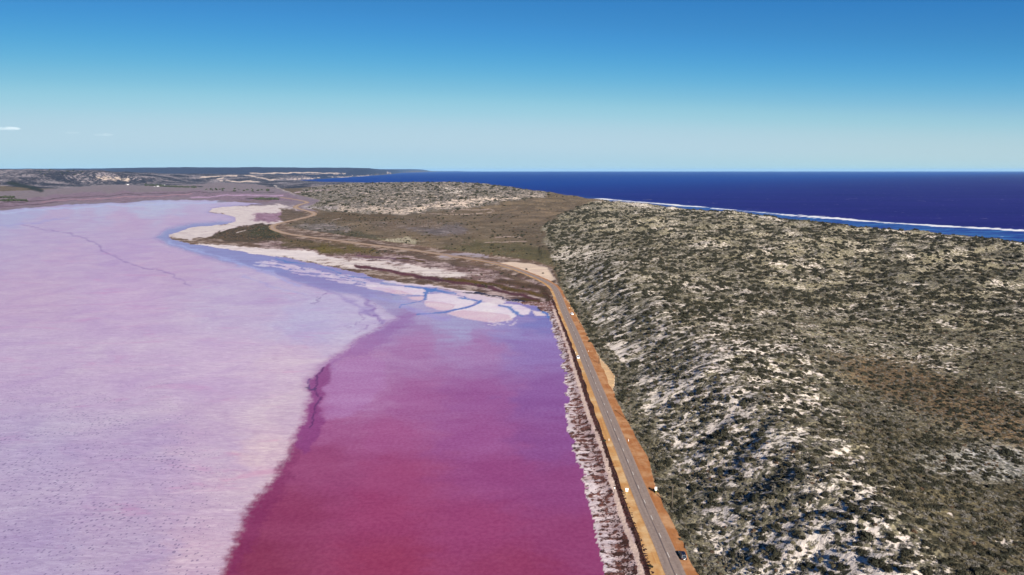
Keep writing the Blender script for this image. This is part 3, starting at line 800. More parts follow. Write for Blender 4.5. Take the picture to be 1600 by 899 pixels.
# far hills
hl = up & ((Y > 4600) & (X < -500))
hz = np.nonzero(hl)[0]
soil[hz] = A(166, 156, 158); plant[hz] = A(48, 50, 62)  # distance haze painted in: greyed soil, bluish scrub
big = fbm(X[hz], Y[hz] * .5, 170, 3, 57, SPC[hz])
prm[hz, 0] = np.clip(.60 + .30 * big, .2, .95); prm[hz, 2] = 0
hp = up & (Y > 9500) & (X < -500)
plant[hp] = A(54, 62, 86); prm[hp, 0] = .84  # bluer still, more haze in the base colour
stroke([(20, 286), (40, 292), (60, 297)], 9, pl=A(40, 44, 34), cov=.96, feather=4)
for ln, wd, c in [([(310, 277), (345, 276), (370, 276)], 2.6, .05), ([(350, 283.5), (380, 283), (405, 284.5)], 2.6, .05), ([(385, 276), (400, 277), (425, 282)], 2, .1), ([(340, 280), (352, 279)], 2, .1),
                  ([(395, 272), (440, 270), (480, 270), (540, 272)], 4, .34), ([(470, 272), (530, 274)], 2, .5), ([(595, 267), (608, 269.5), (613, 271.5)], 1.6, .05), ([(425, 281.5), (480, 279), (560, 275.5), (605, 272)], 1.4, .05),
                  ([(150, 279), (200, 281)], 8, .45)]:
    stroke(ln, wd, so=A(226, 206, 186), cov=c, feather=1, wob=.6)
# farm fields far left
for ln, wd, c in [([(0, 318), (60, 314), (120, 308), (200, 304), (300, 301), (430, 300)], 1.6, (84, 70, 74)), ([(60, 316), (150, 310), (260, 306), (300, 303)], 1.6, (176, 140, 150)),
                  ([(0, 323), (40, 320), (90, 317)], 2, (92, 74, 86)), ([(428, 289), (440, 296), (452, 302), (460, 306)], 1.2, (205, 195, 190)), ([(460, 302), (490, 299), (520, 297)], 2, (190, 170, 176)),
                  ([(300, 309), (340, 306), (400, 305), (440, 306)], 4, (176, 150, 176))]:
    stroke(ln, wd, so=A(*c), pl=A(*c), feather=.8, wob=.5)
stroke([(385, 311), (410, 310.5), (436, 311)], 2, so=A(56, 58, 44), pl=A(46, 52, 38), cov=.9, feather=.8, wob=.5)
stroke([(340, 315.5), (380, 314.5), (420, 314)], 3, so=A(132, 112, 110), pl=A(110, 94, 92), cov=.5, feather=1, wob=.5)
stroke([(225, 290), (260, 292), (300, 291.5), (318, 293)], 2.2, so=A(52, 56, 52), pl=A(40, 46, 44), cov=.95, feather=.8, wob=.6)

soil = np.clip(soil, 0, .9); plant = np.clip(plant, 0, .9); prm = np.clip(prm, 0, 1)

# ------------------------------------------------------------------ cut the sheet into the pieces of the setting
ii = np.arange(NY * NX).reshape(NY, NX)
quads = np.stack([ii[:-1, :-1], ii[:-1, 1:], ii[1:, 1:], ii[1:, :-1]], -1).reshape(-1, 4)
cls = np.full(N, 2)
cls[is_lake] = 0
cls[is_lake & (crust_s > 0)] = 1
isl = is_lake & (soil.min(axis=1) > A(215, 195, 200).min() * .98) & (PU > 420)
cls[isl] = 1
cls[up] = 3
cls[dune > .5] = 4
cls[dune2 > .5] = 5
cls[hl | (up & (Y > 7000))] = 6
cls[dc <= 0] = 7
qc = np.max(cls[quads], axis=1)

def grid_mesh(name, q, mat, kind='structure'):
    used, inv = np.unique(q, return_inverse=True)
    q2 = inv.reshape(-1, 4).astype(np.int32)
    me = bpy.data.meshes.new(name)
    me.vertices.add(len(used))
    me.vertices.foreach_set('co', np.c_[X[used], Y[used], h[used]].astype(np.float32).ravel())
    me.loops.add(q2.size)
    me.loops.foreach_set('vertex_index', q2.ravel())
    me.polygons.add(len(q2))
    me.polygons.foreach_set('loop_start', np.arange(0, q2.size, 4, dtype=np.int32))
    me.polygons.foreach_set('use_smooth', np.ones(len(q2), bool))
    for nm, arr in (('soil', soil), ('plant', plant), ('prm', prm)):
        at = me.attributes.new(nm, 'FLOAT_COLOR', 'POINT')
        at.data.foreach_set('color', np.c_[arr[used], np.ones(len(used))].astype(np.float32).ravel())
    me.update(calc_edges=True)
    me.materials.append(mat)
    o = link(bpy.data.objects.new(name, me))
    o['kind'] = kind
    return o
for c, nm, mt in ((0, 'lake', M_WATER), (1, 'salt_crust', M_SALT), (2, 'shore_ground', M_GROUND), (3, 'heath_ground', M_GROUND),
                  (4, 'dune_ground', M_GROUND), (5, 'dune_ridge', M_GROUND), (6, 'hills', M_GROUND), (7, 'sea_bed', M_GROUND)):
    q = quads[qc == c]
    if c == 7:
        q = quads[(qc == 7) & (np.min(-dc[quads], axis=1) < 200)]
    if len(q):
        grid_mesh(nm, q, mt)

# ---- sea
st = np.linspace(-0.55, 2.2, 420)
sy = [350.0]
while sy[-1] < 62000:
    sy.append(sy[-1] * (1.012 if sy[-1] < 6000 else 1.04))
SY, ST = np.meshgrid(sy, st, indexing='ij')
sx, syy = (SY * ST).ravel(), SY.ravel()
sdc = sdf(sx, syy, COAST)
dsurf = seg_dist(sx, syy, SURF)
seaward = ~inside(sx, syy, np.vstack([SURF, [(2600, -4500), (-9000, -4500), (-9000, 3400)]]))
brk = fbm(sx, syy, 300, 3, 63) * 10
bk2 = fbm(sx, syy, 90, 3, 64)
foam = (1 - sstep(4, 32, dsurf + np.maximum(brk * 1.2, -2) + bk2 * 12)) * 1.15
foam = np.maximum(foam, (1 - sstep(2, 14, np.abs(dsurf - 34) + 10 + brk * 1.5)) * .8)
foam = np.maximum(foam, (1 - sstep(2, 16, np.abs(sdc - 12) + brk * .5)) * .75 * (syy < 7500))
shal = np.where(seaward, 1 - sstep(5, 40, dsurf), 1.0) * (syy < 3300)
shal = np.maximum(shal, .5 * (1 - sstep(20, 260, sdc)))
nr, nc = len(sy), len(st)
si = np.arange(nr * nc).reshape(nr, nc)
sq = np.stack([si[:-1, :-1], si[:-1, 1:], si[1:, 1:], si[1:, :-1]], -1).reshape(-1, 4)
sq = sq[np.max(sdc[sq], axis=1) > -90]
used, inv = np.unique(sq, return_inverse=True)
me = bpy.data.meshes.new('sea')
me.from_pydata(np.c_[sx[used], syy[used], np.full(len(used), -0.15)].tolist(), [], inv.reshape(-1, 4).tolist())
sky_tone = sstep(300, 6500, syy - 1.2 * sx)  # painted tone standing in for view angle to the sky
for nm, arr in (('foam', foam), ('shal', shal), ('sky_tone', sky_tone)):
    at = me.attributes.new(nm, 'FLOAT', 'POINT')
    at.data.foreach_set('value', arr[used].astype(np.float32))
me.materials.append(M_SEA)
tag(link(bpy.data.objects.new('sea', me)), kind='structure')

# ------------------------------------------------------------------ road, shoulders, markings
def tangents(P):
    t = np.gradient(P, axis=0)
    t /= np.linalg.norm(t, axis=1)[:, None]
    return t, np.c_[t[:, 1], -t[:, 0]]          # normal points to the right
T_, NRM = tangents(ROAD)
S_ = np.r_[0, np.cumsum(np.linalg.norm(np.diff(ROAD, axis=0), axis=1))]
WR = np.interp(ROAD[:, 1], [0, 200, 600, 900], [3.15, 3.15, 3.3, 3.3])

def ribbon(name, left, right, z, mat, nx=2, sel=None, wob=0.0):
    P = ROAD if sel is None else ROAD[sel]
    n_ = NRM if sel is None else NRM[sel]
    s_ = S_ if sel is None else S_[sel]
    l_ = np.broadcast_to(left, (len(ROAD),)) if sel is None else np.broadcast_to(left, (len(ROAD),))[sel]
    r_ = np.broadcast_to(right, (len(ROAD),)) if sel is None else np.broadcast_to(right, (len(ROAD),))[sel]
    vs, uv = [], []
    for k in range(len(P)):
        for j in range(nx + 1):
            a = j / nx
            off = l_[k] * (1 - a) + r_[k] * a
            p = P[k] + n_[k] * off
            zz = z if not callable(z) else z(a)
            vs.append((p[0], p[1], zz)); uv.append((off, s_[k]))
    fs = [(k * (nx + 1) + j, k * (nx + 1) + j + 1, (k + 1) * (nx + 1) + j + 1, (k + 1) * (nx + 1) + j) for k in range(len(P) - 1) for j in range(nx)]
    me = bpy.data.meshes.new(name)
    me.from_pydata(vs, [], fs)
    at = me.attributes.new('ruv', 'FLOAT_VECTOR', 'POINT')
    at.data.foreach_set('vector', np.array([(a, b, 0) for a, b in uv], np.float32).ravel())
    me.materials.append(mat)
    return link(bpy.data.objects.new(name, me))

def road_material():
    t = NT('worn bitumen')
    uv = t.attr('ruv').outputs['Vector']
    sep = t.n('SeparateXYZ'); t.put(sep.inputs[0], uv)
    u = sep.outputs[0]
    n1 = t.noise(uv, 0.8, 5, 0.7)
    mp = t.n('Mapping'); t.put(mp.inputs['Vector'], uv); mp.inputs['Scale'].default_value = (1.6, 0.05, 1)
    n2 = t.noise(mp.outputs[0], 1.0, 4, 0.6)
    col = t.mix(t.range(n1, .25, .75), tuple(A(138, 121, 112)), tuple(A(166, 148, 136)))
    col = t.mix(t.range(n2, .35, .7), col, t.mix(1.0, col, (.82, .80, .82), 'MULTIPLY'))
    # darker wheel paths and the tarred joint beside the centre line
    wp = t.math('ABSOLUTE', t.math('SUBTRACT', t.math('ABSOLUTE', u), 1.6))
    col = t.mix(t.range(wp, .25, .7, .28, 0), col, t.mix(1.0, col, (.72, .72, .76), 'MULTIPLY'))
    wv = t.math('MULTIPLY_ADD', t.noise(mp.outputs[0], 2.0, 2, 0.5), 0.5, -0.55)
    jt = t.math('ABSOLUTE', t.math('SUBTRACT', u, wv))
    col = t.mix(t.range(jt, .08, .22, .75, 0), col, tuple(A(84, 74, 78)))
    # dust creeping in from the edges
    ed = t.range(t.math('ADD', t.math('ABSOLUTE', u), t.math('MULTIPLY', n1, 0.5)), 3.1, 3.5)
    col = t.mix(t.math('MULTIPLY', ed, .55), col, tuple(A(196, 150, 110)))
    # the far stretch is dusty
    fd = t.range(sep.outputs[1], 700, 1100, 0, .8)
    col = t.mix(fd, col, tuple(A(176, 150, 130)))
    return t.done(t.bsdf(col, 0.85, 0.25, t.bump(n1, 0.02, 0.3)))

def shoulder_material(name, c1, c2, c3):
    t = NT(name)
    uv = t.attr('ruv').outputs['Vector']
    mp = t.n('Mapping'); t.put(mp.inputs['Vector'], uv); mp.inputs['Scale'].default_value = (0.9, 0.035, 1)
    n2 = t.noise(mp.outputs[0], 1.0, 5, 0.65, 0.5)
    n1 = t.noise(uv, 0.6, 5, 0.7)
    n3 = t.noise(uv, 0.13, 3, 0.6)
    col = t.mix(t.range(n2, .3, .7), c1, c2)
    col = t.mix(t.range(n3, .45, .68), col, c3)
    col = t.mix(1.0, col, t.mix(t.range(n1, .25, .75), (.86, .84, .82), (1.1, 1.1, 1.12)), 'MULTIPLY')
    sep = t.n('SeparateXYZ'); t.put(sep.inputs[0], uv)
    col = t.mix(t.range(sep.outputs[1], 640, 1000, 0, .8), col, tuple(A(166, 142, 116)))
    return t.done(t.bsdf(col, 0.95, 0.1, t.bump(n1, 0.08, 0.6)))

M_ROAD = road_material()
M_SHL = shoulder_material('yellow verge dirt', tuple(A(204, 160, 104)), tuple(A(188, 134, 80)), tuple(A(214, 178, 130)))
M_SHR = shoulder_material('orange gravel', tuple(A(180, 124, 78)), tuple(A(162, 104, 64)), tuple(A(196, 150, 108)))
yy = ROAD[:, 1]
wobn = np.array([fbm(np.array([s]), np.array([3.0]), 14, 3, 5)[0] for s in S_])
LW_ = np.interp(yy, [150, 194, 225, 250, 300, 360, 430, 480, 560, 700, 1200, 4000], [4.4, 4.2, 3.5, 3.1, 3.0, 2.6, 2.0, 1.9, 2.0, 2.6, 3, 7])
RW_ = np.interp(yy, [150, 194, 208, 222, 238, 262, 275, 300, 335, 372, 392, 415, 445, 500, 560, 640, 700, 1200, 4000], [3.9, 3.8, 3.2, 3.5, 3.1, 4.3, 5.8, 5.2, 4.4, 4.6, 4.6, 5.2, 6.2, 5.4, 4.6, 2.4, 3.0, 3, 7])
tag(ribbon('road_shoulder', -(WR + LW_ + wobn * .7), -WR + .05, ROAD_Z + .05, M_SHL, 3), kind='structure')
tag(ribbon('road_shoulder', WR - .05, WR + RW_ + np.roll(wobn, 9) * .8, ROAD_Z + .05, M_SHR, 3), kind='structure')
road = tag(ribbon('road', -WR + wobn * .12, WR - np.roll(wobn, 5) * .12, ROAD_Z + .11, M_ROAD, 4), kind='structure')
M_PAINT = plain_mat('worn white road paint', A(225, 220, 212), 0.7, 0.3, var=.12, scale=2)
# dashes three metres long every twelve metres
gx, gy = G(1030.9, 840.6, ROAD_Z)
s0 = S_[np.argmin(np.hypot(ROAD[:, 0] - gx, ROAD[:, 1] - gy))]
k0 = int(s0 // 12)
dash = None
for k in range(70):
    s = s0 - k0 * 12 + 12 * k
    c0 = np.array([np.interp(s, S_, ROAD[:, 0]), np.interp(s, S_, ROAD[:, 1])])
    c1 = np.array([np.interp(s + 3, S_, ROAD[:, 0]), np.interp(s + 3, S_, ROAD[:, 1])])
    d = (c1 - c0) / np.linalg.norm(c1 - c0)
    if dash is None:
        bm = bmesh.new()
        g_ = [(-.085, -1.5), (.085, -1.5), (.085, 1.5), (-.085, 1.5)]
        lo = [bm.verts.new((x, y, 0)) for x, y in g_]; hi = [bm.verts.new((x, y, .02)) for x, y in g_]
        bm.faces.new(hi); [bm.faces.new((lo[i], lo[(i + 1) % 4], hi[(i + 1) % 4], hi[i])) for i in range(4)]
        dash = bpy.data.meshes.new('lane_marking'); bm.to_mesh(dash); bm.free(); dash.materials.append(M_PAINT)
    o = bpy.data.objects.new('lane_marking', dash)
    mid = (c0 + c1) / 2 + np.array([d[1], -d[0]]) * .25
    o.location = (mid[0], mid[1], ROAD_Z + .125)
    o.rotation_euler = (0, 0, math.atan2(d[1], d[0]) - math.pi / 2)
    link(o, road)

# ------------------------------------------------------------------ shrubs
def leaf_material(name, c1, c2, c3, back=0.15):
    t = NT(name)
    oi = t.n('ObjectInfo')
    n = t.noise(t.coords(), 2.6, 3, 0.7, dims='3D')
    col = t.mix(oi.outputs['Random'], tuple(c1), tuple(c2))
    col = t.mix(t.range(n, .35, .68), col, tuple(c3))
    return t.done(t.bsdf(col, 0.85, 0.15))

def shrub_mesh(name, mat, seed, lobes=6, leaves=150, flat=0.62, spread=.55, leaf=.13, spiky=0.0):
    """a shrub one metre in radius: overlapping lumpy lobes clothed in leaf clumps"""
    rr = random.Random(seed)
    bm = bmesh.new()
    cen = []
    for k in range(lobes):
        a = rr.uniform(0, 2 * math.pi); q = spread * math.sqrt(rr.random()) if k else 0
        r = rr.uniform(.22, .58) if k else .52
        cen.append((Vector((math.cos(a) * q, math.sin(a) * q, r * flat * rr.uniform(.3, .8))), r))
    for c, r in cen:
        res = bmesh.ops.create_icosphere(bm, subdivisions=1, radius=r * .80)
        for f in {f for v in res['verts'] for f in v.link_faces}: f.material_index = 1  # near-black twig cores paint the shade inside the crown
        for v in res['verts']:
            v.co *= rr.uniform(.8, 1.12)
            v.co.z *= flat * 1.1
            v.co += c
    for k in range(leaves):
        c, r = cen[rr.randrange(len(cen))]
        th, z = rr.uniform(0, 2 * math.pi), rr.uniform(-.1, 1)
        q = math.sqrt(max(0, 1 - z * z))
        nrm = Vector((q * math.cos(th), q * math.sin(th), z))
        p = c + Vector((nrm.x, nrm.y, nrm.z * flat * 1.1)) * r * rr.uniform(.85, 1.12 + spiky)
        t1 = nrm.cross(Vector((rr.uniform(-1, 1), rr.uniform(-1, 1), rr.uniform(-1, 1)))).normalized()
        t2 = (nrm.cross(t1) + nrm * rr.uniform(-.7, .7)).normalized()
        s = leaf * rr.uniform(.6, 1.3)
        vs = [bm.verts.new(p + t1 * s * .5), bm.verts.new(p + t2 * s + nrm * s * .3), bm.verts.new(p - t1 * s * .5), bm.verts.new(p - t2 * s * .8)]
        bm.faces.new(vs)
    # a few woody stems down to the ground
    for k in range(4):
        a = rr.uniform(0, 6.28)
        b0 = Vector((math.cos(a) * .1, math.sin(a) * .1, -.15)); b1 = Vector((math.cos(a) * .4, math.sin(a) * .4, .3))
        vs = [bm.verts.new(b0 + Vector((.03, 0, 0))), bm.verts.new(b0 - Vector((.03, .02, 0))), bm.verts.new(b0 + Vector((0, .03, 0))), bm.verts.new(b1)]
        for i in range(3):
            bm.faces.new((vs[i], vs[(i + 1) % 3], vs[3]))
    me = bpy.data.meshes.new(name)
    bm.to_mesh(me); bm.free()
    me.materials.append(mat)
    me.materials.append(M_TWIG_SHADE)
    return me

M_DARK = leaf_material('dark green leaves', (.012, .0135, .009), (.024, .0235, .015), (.034, .032, .020))
M_OLIVE = leaf_material('olive leaves', (.078, .066, .043), (.122, .105, .064), (.036, .032, .021))
M_GREY = leaf_material('grey green leaves', (.130, .118, .102), (.200, .182, .158), (.062, .057, .048))
M_BROWN = leaf_material('rusty brown twigs', (.115, .062, .033), (.068, .048, .036), (.075, .052, .034))
M_TWIG_SHADE = plain_mat('twig core with painted shade', (.012, .011, .008), .95, .05, var=.4, scale=4)  # darkened so shade inside shrubs is part of the colour
M_RED = leaf_material('dark red samphire', (.045, .018, .018), (.075, .028, .026), (.03, .018, .014))
KINDS = [
    ('dark_bush', [shrub_mesh('dark_bush', M_DARK, s, 8, 220, .60, .66, .15) for s in (1, 2, 3)]),
    ('olive_shrub', [shrub_mesh('olive_shrub', M_OLIVE, s, 7, 170, .58, .66, .16, .1) for s in (4, 5, 6)]),
    ('grey_shrub', [shrub_mesh('grey_shrub', M_GREY, s, 7, 170, .5, .66, .17, .15) for s in (7, 8, 9)]),
    ('brown_shrub', [shrub_mesh('brown_shrub', M_BROWN, s, 5, 150, .55, .55, .16, .15) for s in (10, 11)]),
]

def raycast_px(P):
    """photo pixels -> terrain points"""
    P = np.asarray(P, float)
    a = (P[:, 0] - 800) / FOC; b = (449.5 - P[:, 1]) / FOC
    dx, dy, dz = a, CP + b * SP, -SP + b * CP
    z = np.full(len(P), 26.0)
    t = (z - CAM_H) / dz
    t0 = (60 - CAM_H) / dz
    t1 = (0 - CAM_H) / dz
    best = t1.copy(); done = np.zeros(len(P), bool)
    for k in range(160):
        tt = t0 + (t1 - t0) * (k / 159) ** 1.0
        hh = height(dx * tt, dy * tt)
        hit = (~done) & (CAM_H + dz * tt <= hh)
        best[hit] = tt[hit]; done |= hit
    return dx * best, dy * best, best

DARK_PX = """1105,793,14 1112,805,8 1122,828,14 1192,845,18 1095,880,14 1180,876,22 1130,835,10 1226,815,14 1212,825,18 1205,858,22 1215,868,20
1300,806,22 1330,812,12 1345,825,12 1352,842,28 1368,800,16 1308,838,12 1310,851,14 1268,888,22 1285,893,20 1370,880,28 1388,893,24 1255,803,10
1255,844,14 1472,824,14 1505,842,12 1430,875,16 1410,892,18 1545,817,24 1500,797,20 1560,874,22 1590,853,14 1495,873,14 1066,688,16 1120,684,18
1133,681,22 1130,707,20 1100,725,14 1085,764,20 1115,777,18 1128,770,14 1168,719,12 1190,682,18 1045,701,8 1055,716,8 1217,721,14 1250,703,18
1278,708,14 1292,705,14 1295,691,8 1315,720,14 1337,709,12 1272,725,14 1250,747,20 1290,753,14 1330,741,14 1355,751,20 1380,757,14 1370,782,22
1220,780,20 1265,779,22 1285,746,10 1345,743,12 1452,752,12 1572,710,26 1590,724,16 1500,782,14 1015,584,10 1050,583,10 1098,595,14 1128,569,12
1010,611,14 1080,619,12 1073,633,12 1060,636,12 1110,627,18 1128,627,14 1055,649,12 1042,656,12 1045,669,14 1015,668,10 986,569,6 1060,619,8
1115,641,14 1190,568,10 1212,571,10 1230,573,10 1195,591,16 1222,588,16 1170,609,14 1157,614,10 1175,629,16 1202,631,10 1200,611,12 1240,607,10
1255,611,8 1233,643,14 1265,639,12 1288,634,12 1312,605,16 1295,589,14 1330,631,14 1310,669,14 1245,664,12 1175,669,14 1285,576,14 1300,569,18
930,446,9 945,451,9 953,448,8 957,455,8 976,452,10 968,442,7 983,441,8 964,472,8 984,472,10 968,478,8 985,483,11 982,492,14 974,504,10 1002,507,9
991,517,10 978,530,12 1053,444,12 1025,454,8 1018,460,7 1031,460,7 1058,459,10 1048,473,12 1041,479,8 1058,484,10 1064,494,8 1045,523,10 1058,524,10
1040,535,10 1069,496,9 921,495,8 948,525,8 1115,440,8 1092,445,9 1105,451,9 1137,445,8 1145,433,9 1160,434,8 1212,438,8 1220,452,8 1235,451,9
1193,467,9 1196,474,12 1207,479,11 1100,489,14 1138,471,10 1170,491,9 1160,501,7 1240,495,14 1268,474,14 1178,518,8 1170,539,16 1135,525,12
1230,511,12 1245,522,16 1260,537,12 1345,455,14 1322,459,12 1437,453,12 1430,461,10 1362,466,10 1408,478,12 1420,494,14 1400,490,10 1440,472,10
1475,489,14 1315,510,12 1322,512,12 1410,528,12 1344,482,10 1338,486,10 1295,456,10 1300,520,12 1370,500,12 1445,540,14 1465,513,12 1510,470,10
1540,480,12 1560,500,12 1525,520,12 1590,520,14 1570,455,10 1500,445,9 1450,430,9 1380,425,9 1320,420,9 1260,415,8 1200,420,8 1120,410,8 1060,405,7
1010,400,7 980,420,8 940,425,7 1545,560,14 1420,590,12 1460,560,12 1500,600,10 1380,565,14 1355,572,16 1350,586,12 1440,740,12 1395,710,12 1365,705,12"""
DARK = np.array([list(map(float, q.split(','))) for q in DARK_PX.split()])
dx_, dy_, dt_ = raycast_px(DARK[:, :2])
dr_ = DARK[:, 2] / FOC * dt_ * .5
items = [(x, y, r * 1.06, 0) for x, y, r in zip(dx_, dy_, dr_)]        # (x, y, radius, kind)
for px, py, w in ((945, 689.5, 7), (1017, 886, 8), (987.5, 802, 4), (822, 421, 5), (848, 426, 5)):
    x, y = G(px, py, 1.2)
    items.append((x, y, w / FOC * (y * CP + CAM_H * SP) * .5, 0 if w > 4.5 else 3))
for px, py, w in ((1107, 739, 9), (1067, 736, 7), (1118, 775, 7), (1133, 747, 5), (1128, 830, 6), (1230, 831, 5), (1178, 815, 6), (1122, 880, 7), (1212, 892, 8)):
    a_, b_, c_ = raycast_px([(px, py)])
    items.append((a_[0], b_[0], w / FOC * c_[0] * .5, 3))

# scatter the rest: spacing grows slowly with distance
pts = []
def scatter(y0, y1, s, xmin_f, xmax_f, big):
    ys = np.arange(y0, y1, s)
    for_y = []
    for yv in ys:
        xa, xb = xmin_f(yv), xmax_f(yv)
        n = int((xb - xa) / s)
        if n > 0:
            for_y.append(np.c_[xa + (np.arange(n) + rng.random(n)) * s, np.full(n, yv) + (rng.random(n) - .5) * s, np.full(n, big)])
    if for_y:
        pts.append(np.vstack(for_y))
right = lambda y: min(y * .98 + 60, 1300)
scatter(150, 330, 1.55, lambda y: 52, right, 1.0)
scatter(330, 600, 2.0, lambda y: 50, right, 1.08)
scatter(600, 1000, 3.1, lambda y: -60 if y > 700 else 45, right, 1.35)
scatter(1000, 1700, 5.0, lambda y: -760, right, 1.9)
scatter(1700, 2600, 8.5, lambda y: -1100, right, 2.7)
scatter(2600, 4300, 13, lambda y: -1300, lambda y: 600, 3.8)
PT = np.vstack(pts)
hh, fdf, fdc, frd, fb = height(PT[:, 0], PT[:, 1], True)
pu, pv = proj(PT[:, 0], PT[:, 1], hh)
in_r = inside(pu, pv, DUNE_R) & (fdf > 1.0)
in_m = inside(pu, pv, DUNE_M) & (fdf > 8)
SPIT = [(325, 372), (345, 363), (378, 354), (424, 352), (422, 360), (440, 368), (470, 376), (430, 377), (360, 376)]
BELT = [(440, 372), (500, 376), (560, 386), (640, 397), (745, 415), (790, 424), (852, 452), (860, 470), (800, 462), (740, 446), (660, 432), (560, 402), (480, 392)]
heath = (fdf > 3) & (~in_r) & (~in_m) & (PT[:, 1] > 700) & (PT[:, 1] < 3200) & (PT[:, 0] > -1500)
hcl = fbm(PT[:, 0], PT[:, 1], 140, 3, 201) + .5 * fbm(PT[:, 0], PT[:, 1], 30, 2, 202)
heath &= rng.random(len(PT)) < np.clip(.30 + .5 * hcl, .03, .8)
spit = (inside(pu, pv, SPIT) & (rng.random(len(PT)) < .6)) | (inside(pu, pv, BELT) & (frd > 14) & (rng.random(len(PT)) < .22 + .2 * hcl))
low = heath | spit
# look up the ground cover of the sheet at each point
ri = np.clip(np.searchsorted(yrow, PT[:, 1]), 0, NY - 1)
ci = np.clip(np.searchsorted(tcol, PT[:, 0] / PT[:, 1]), 0, NX - 1)
cov = prm[ri * NX + ci, 0]
cl = fbm(PT[:, 0], PT[:, 1], 16, 3, 77) * .5 + fbm(PT[:, 0] * .35, PT[:, 1], 9, 2, 78) * .45
keepp = np.clip((cov - .12) * 1.35 + cl * .8, 0, .95)
keepp = np.where(fdf < 10, np.maximum(keepp, .7), keepp)
keep = (((in_r | in_m) & (rng.random(len(PT)) < keepp)) | low) & (fdc > 45) & (pu > -60) & (pu < 1980)
PT, hh, fdf, fb, pv, cov, pu, low, spit = PT[keep], hh[keep], fdf[keep], fb[keep], pv[keep], cov[keep], pu[keep], low[keep], spit[keep]
n = len(PT)
kn = fbm(PT[:, 0], PT[:, 1], 55, 3, 88)
rr = rng.random(n)
pd = np.clip(.17 + .09 * kn + np.where(PT[:, 1] > 450, -.015, 0) - np.where(PT[:, 1] > 1700, .10, 0), .02, .4)
po = np.clip(.40 + .25 * fbm(PT[:, 0], PT[:, 1], 40, 2, 89), .1, .75)
kind = np.where(rr < pd, 0, np.where(rr < pd + (1 - pd) * po, 1, 2))
brown = (rng.random(n) < np.where((PT[:, 1] < 500) & (fdf > 120), .16, .03))
kind = np.where(brown & (kind > 0), 3, kind)
rad = PT[:, 2] * np.choose(kind, [rng.uniform(.9, 1.75, n), rng.uniform(.5, 1.15, n), rng.uniform(.45, 1.1, n), rng.uniform(.45, 1.0, n)])
sw = (fdf > 110) & (PT[:, 1] < 520)
kind = np.where(low & (rng.random(n) < .35), 3, kind)
kind = np.where(spit & (rng.random(n) < .6), 3, np.where(spit & (pu > 392) & (rng.random(n) < .5), 0, kind))
rad *= np.where(low, .62, 1)
rad *= np.where(sw, .8, 1) * np.where((kind == 0) & (PT[:, 1] > 450), 1.35, 1)
# nothing sprouts through the hand-placed bushes
for (x, y, r, k) in items[:215]:
    pass
sat = np.nonzero(((kind == 0) & (rng.random(n) < .45)) | (rng.random(n) < .12))[0]           # thickets: a smaller neighbour leans on many bushes
an_ = rng.uniform(0, 6.28, len(sat)); dd_ = rad[sat] * rng.uniform(.7, 1.1, len(sat))
PT = np.vstack([PT, np.c_[PT[sat, 0] + np.cos(an_) * dd_, PT[sat, 1] + np.sin(an_) * dd_, PT[sat, 2]]])
hh, fdf = np.r_[hh, height(PT[n:, 0], PT[n:, 1])], np.r_[fdf, fdf[sat]]
rad, kind = np.r_[rad, rad[sat] * rng.uniform(.45, .85, len(sat))], np.r_[kind, kind[sat]]
allx = np.r_[[q[0] for q in items], PT[:, 0]]
ally = np.r_[[q[1] for q in items], PT[:, 1]]
allr = np.r_[[q[2] for q in items], rad]
allk = np.r_[[q[3] for q in items], kind].astype(int)
allz = np.r_[height(np.array([q[0] for q in items]), np.array([q[1] for q in items])), hh]
au, av = proj(allx, ally, allz)
depth = ally * CP + (CAM_H - allz) * SP
size = allr / depth
seen = (au > 4) & (au < 1596) & (av < 895) & (av > 300)
order = np.argsort(-np.where(seen, size, -1))
indiv = order[:300]
mask = np.ones(len(allx), bool); mask[indiv] = False

def place_words(u, v, f):
    if v > 850: band = 'at the bottom edge'
    elif v > 800: band = 'near the bottom edge'
    elif v > 762: band = 'just below the road signs'
    elif v > 700: band = 'just above the road signs'
    elif v > 655: band = 'just below the second pole'
    elif v > 600: band = 'just above the second pole'
    elif v > 500: band = 'level with the far poles'
    else: band = 'high towards the sea'
    if f < 9: return 'at the dune foot ' + band
    side = 'on the lower slope ' if u < 1120 else 'on the upper slope ' if u < 1280 else 'on the crest ' if u < 1420 else 'behind the crest '
    return side + band
LOOK = {0: 'dark green bush', 1: 'olive shrub', 2: 'pale grey shrub', 3: 'rusty brown shrub'}
placed = []
CATG = {0: 'bush', 1: 'shrub', 2: 'shrub', 3: 'shrub'}
allf = np.r_[height(np.array([q[0] for q in items]), np.array([q[1] for q in items]), True)[1], fdf]
med = {k: np.median(allr[indiv][allk[indiv] == k]) if np.any(allk[indiv] == k) else 1 for k in range(4)}
src = {}
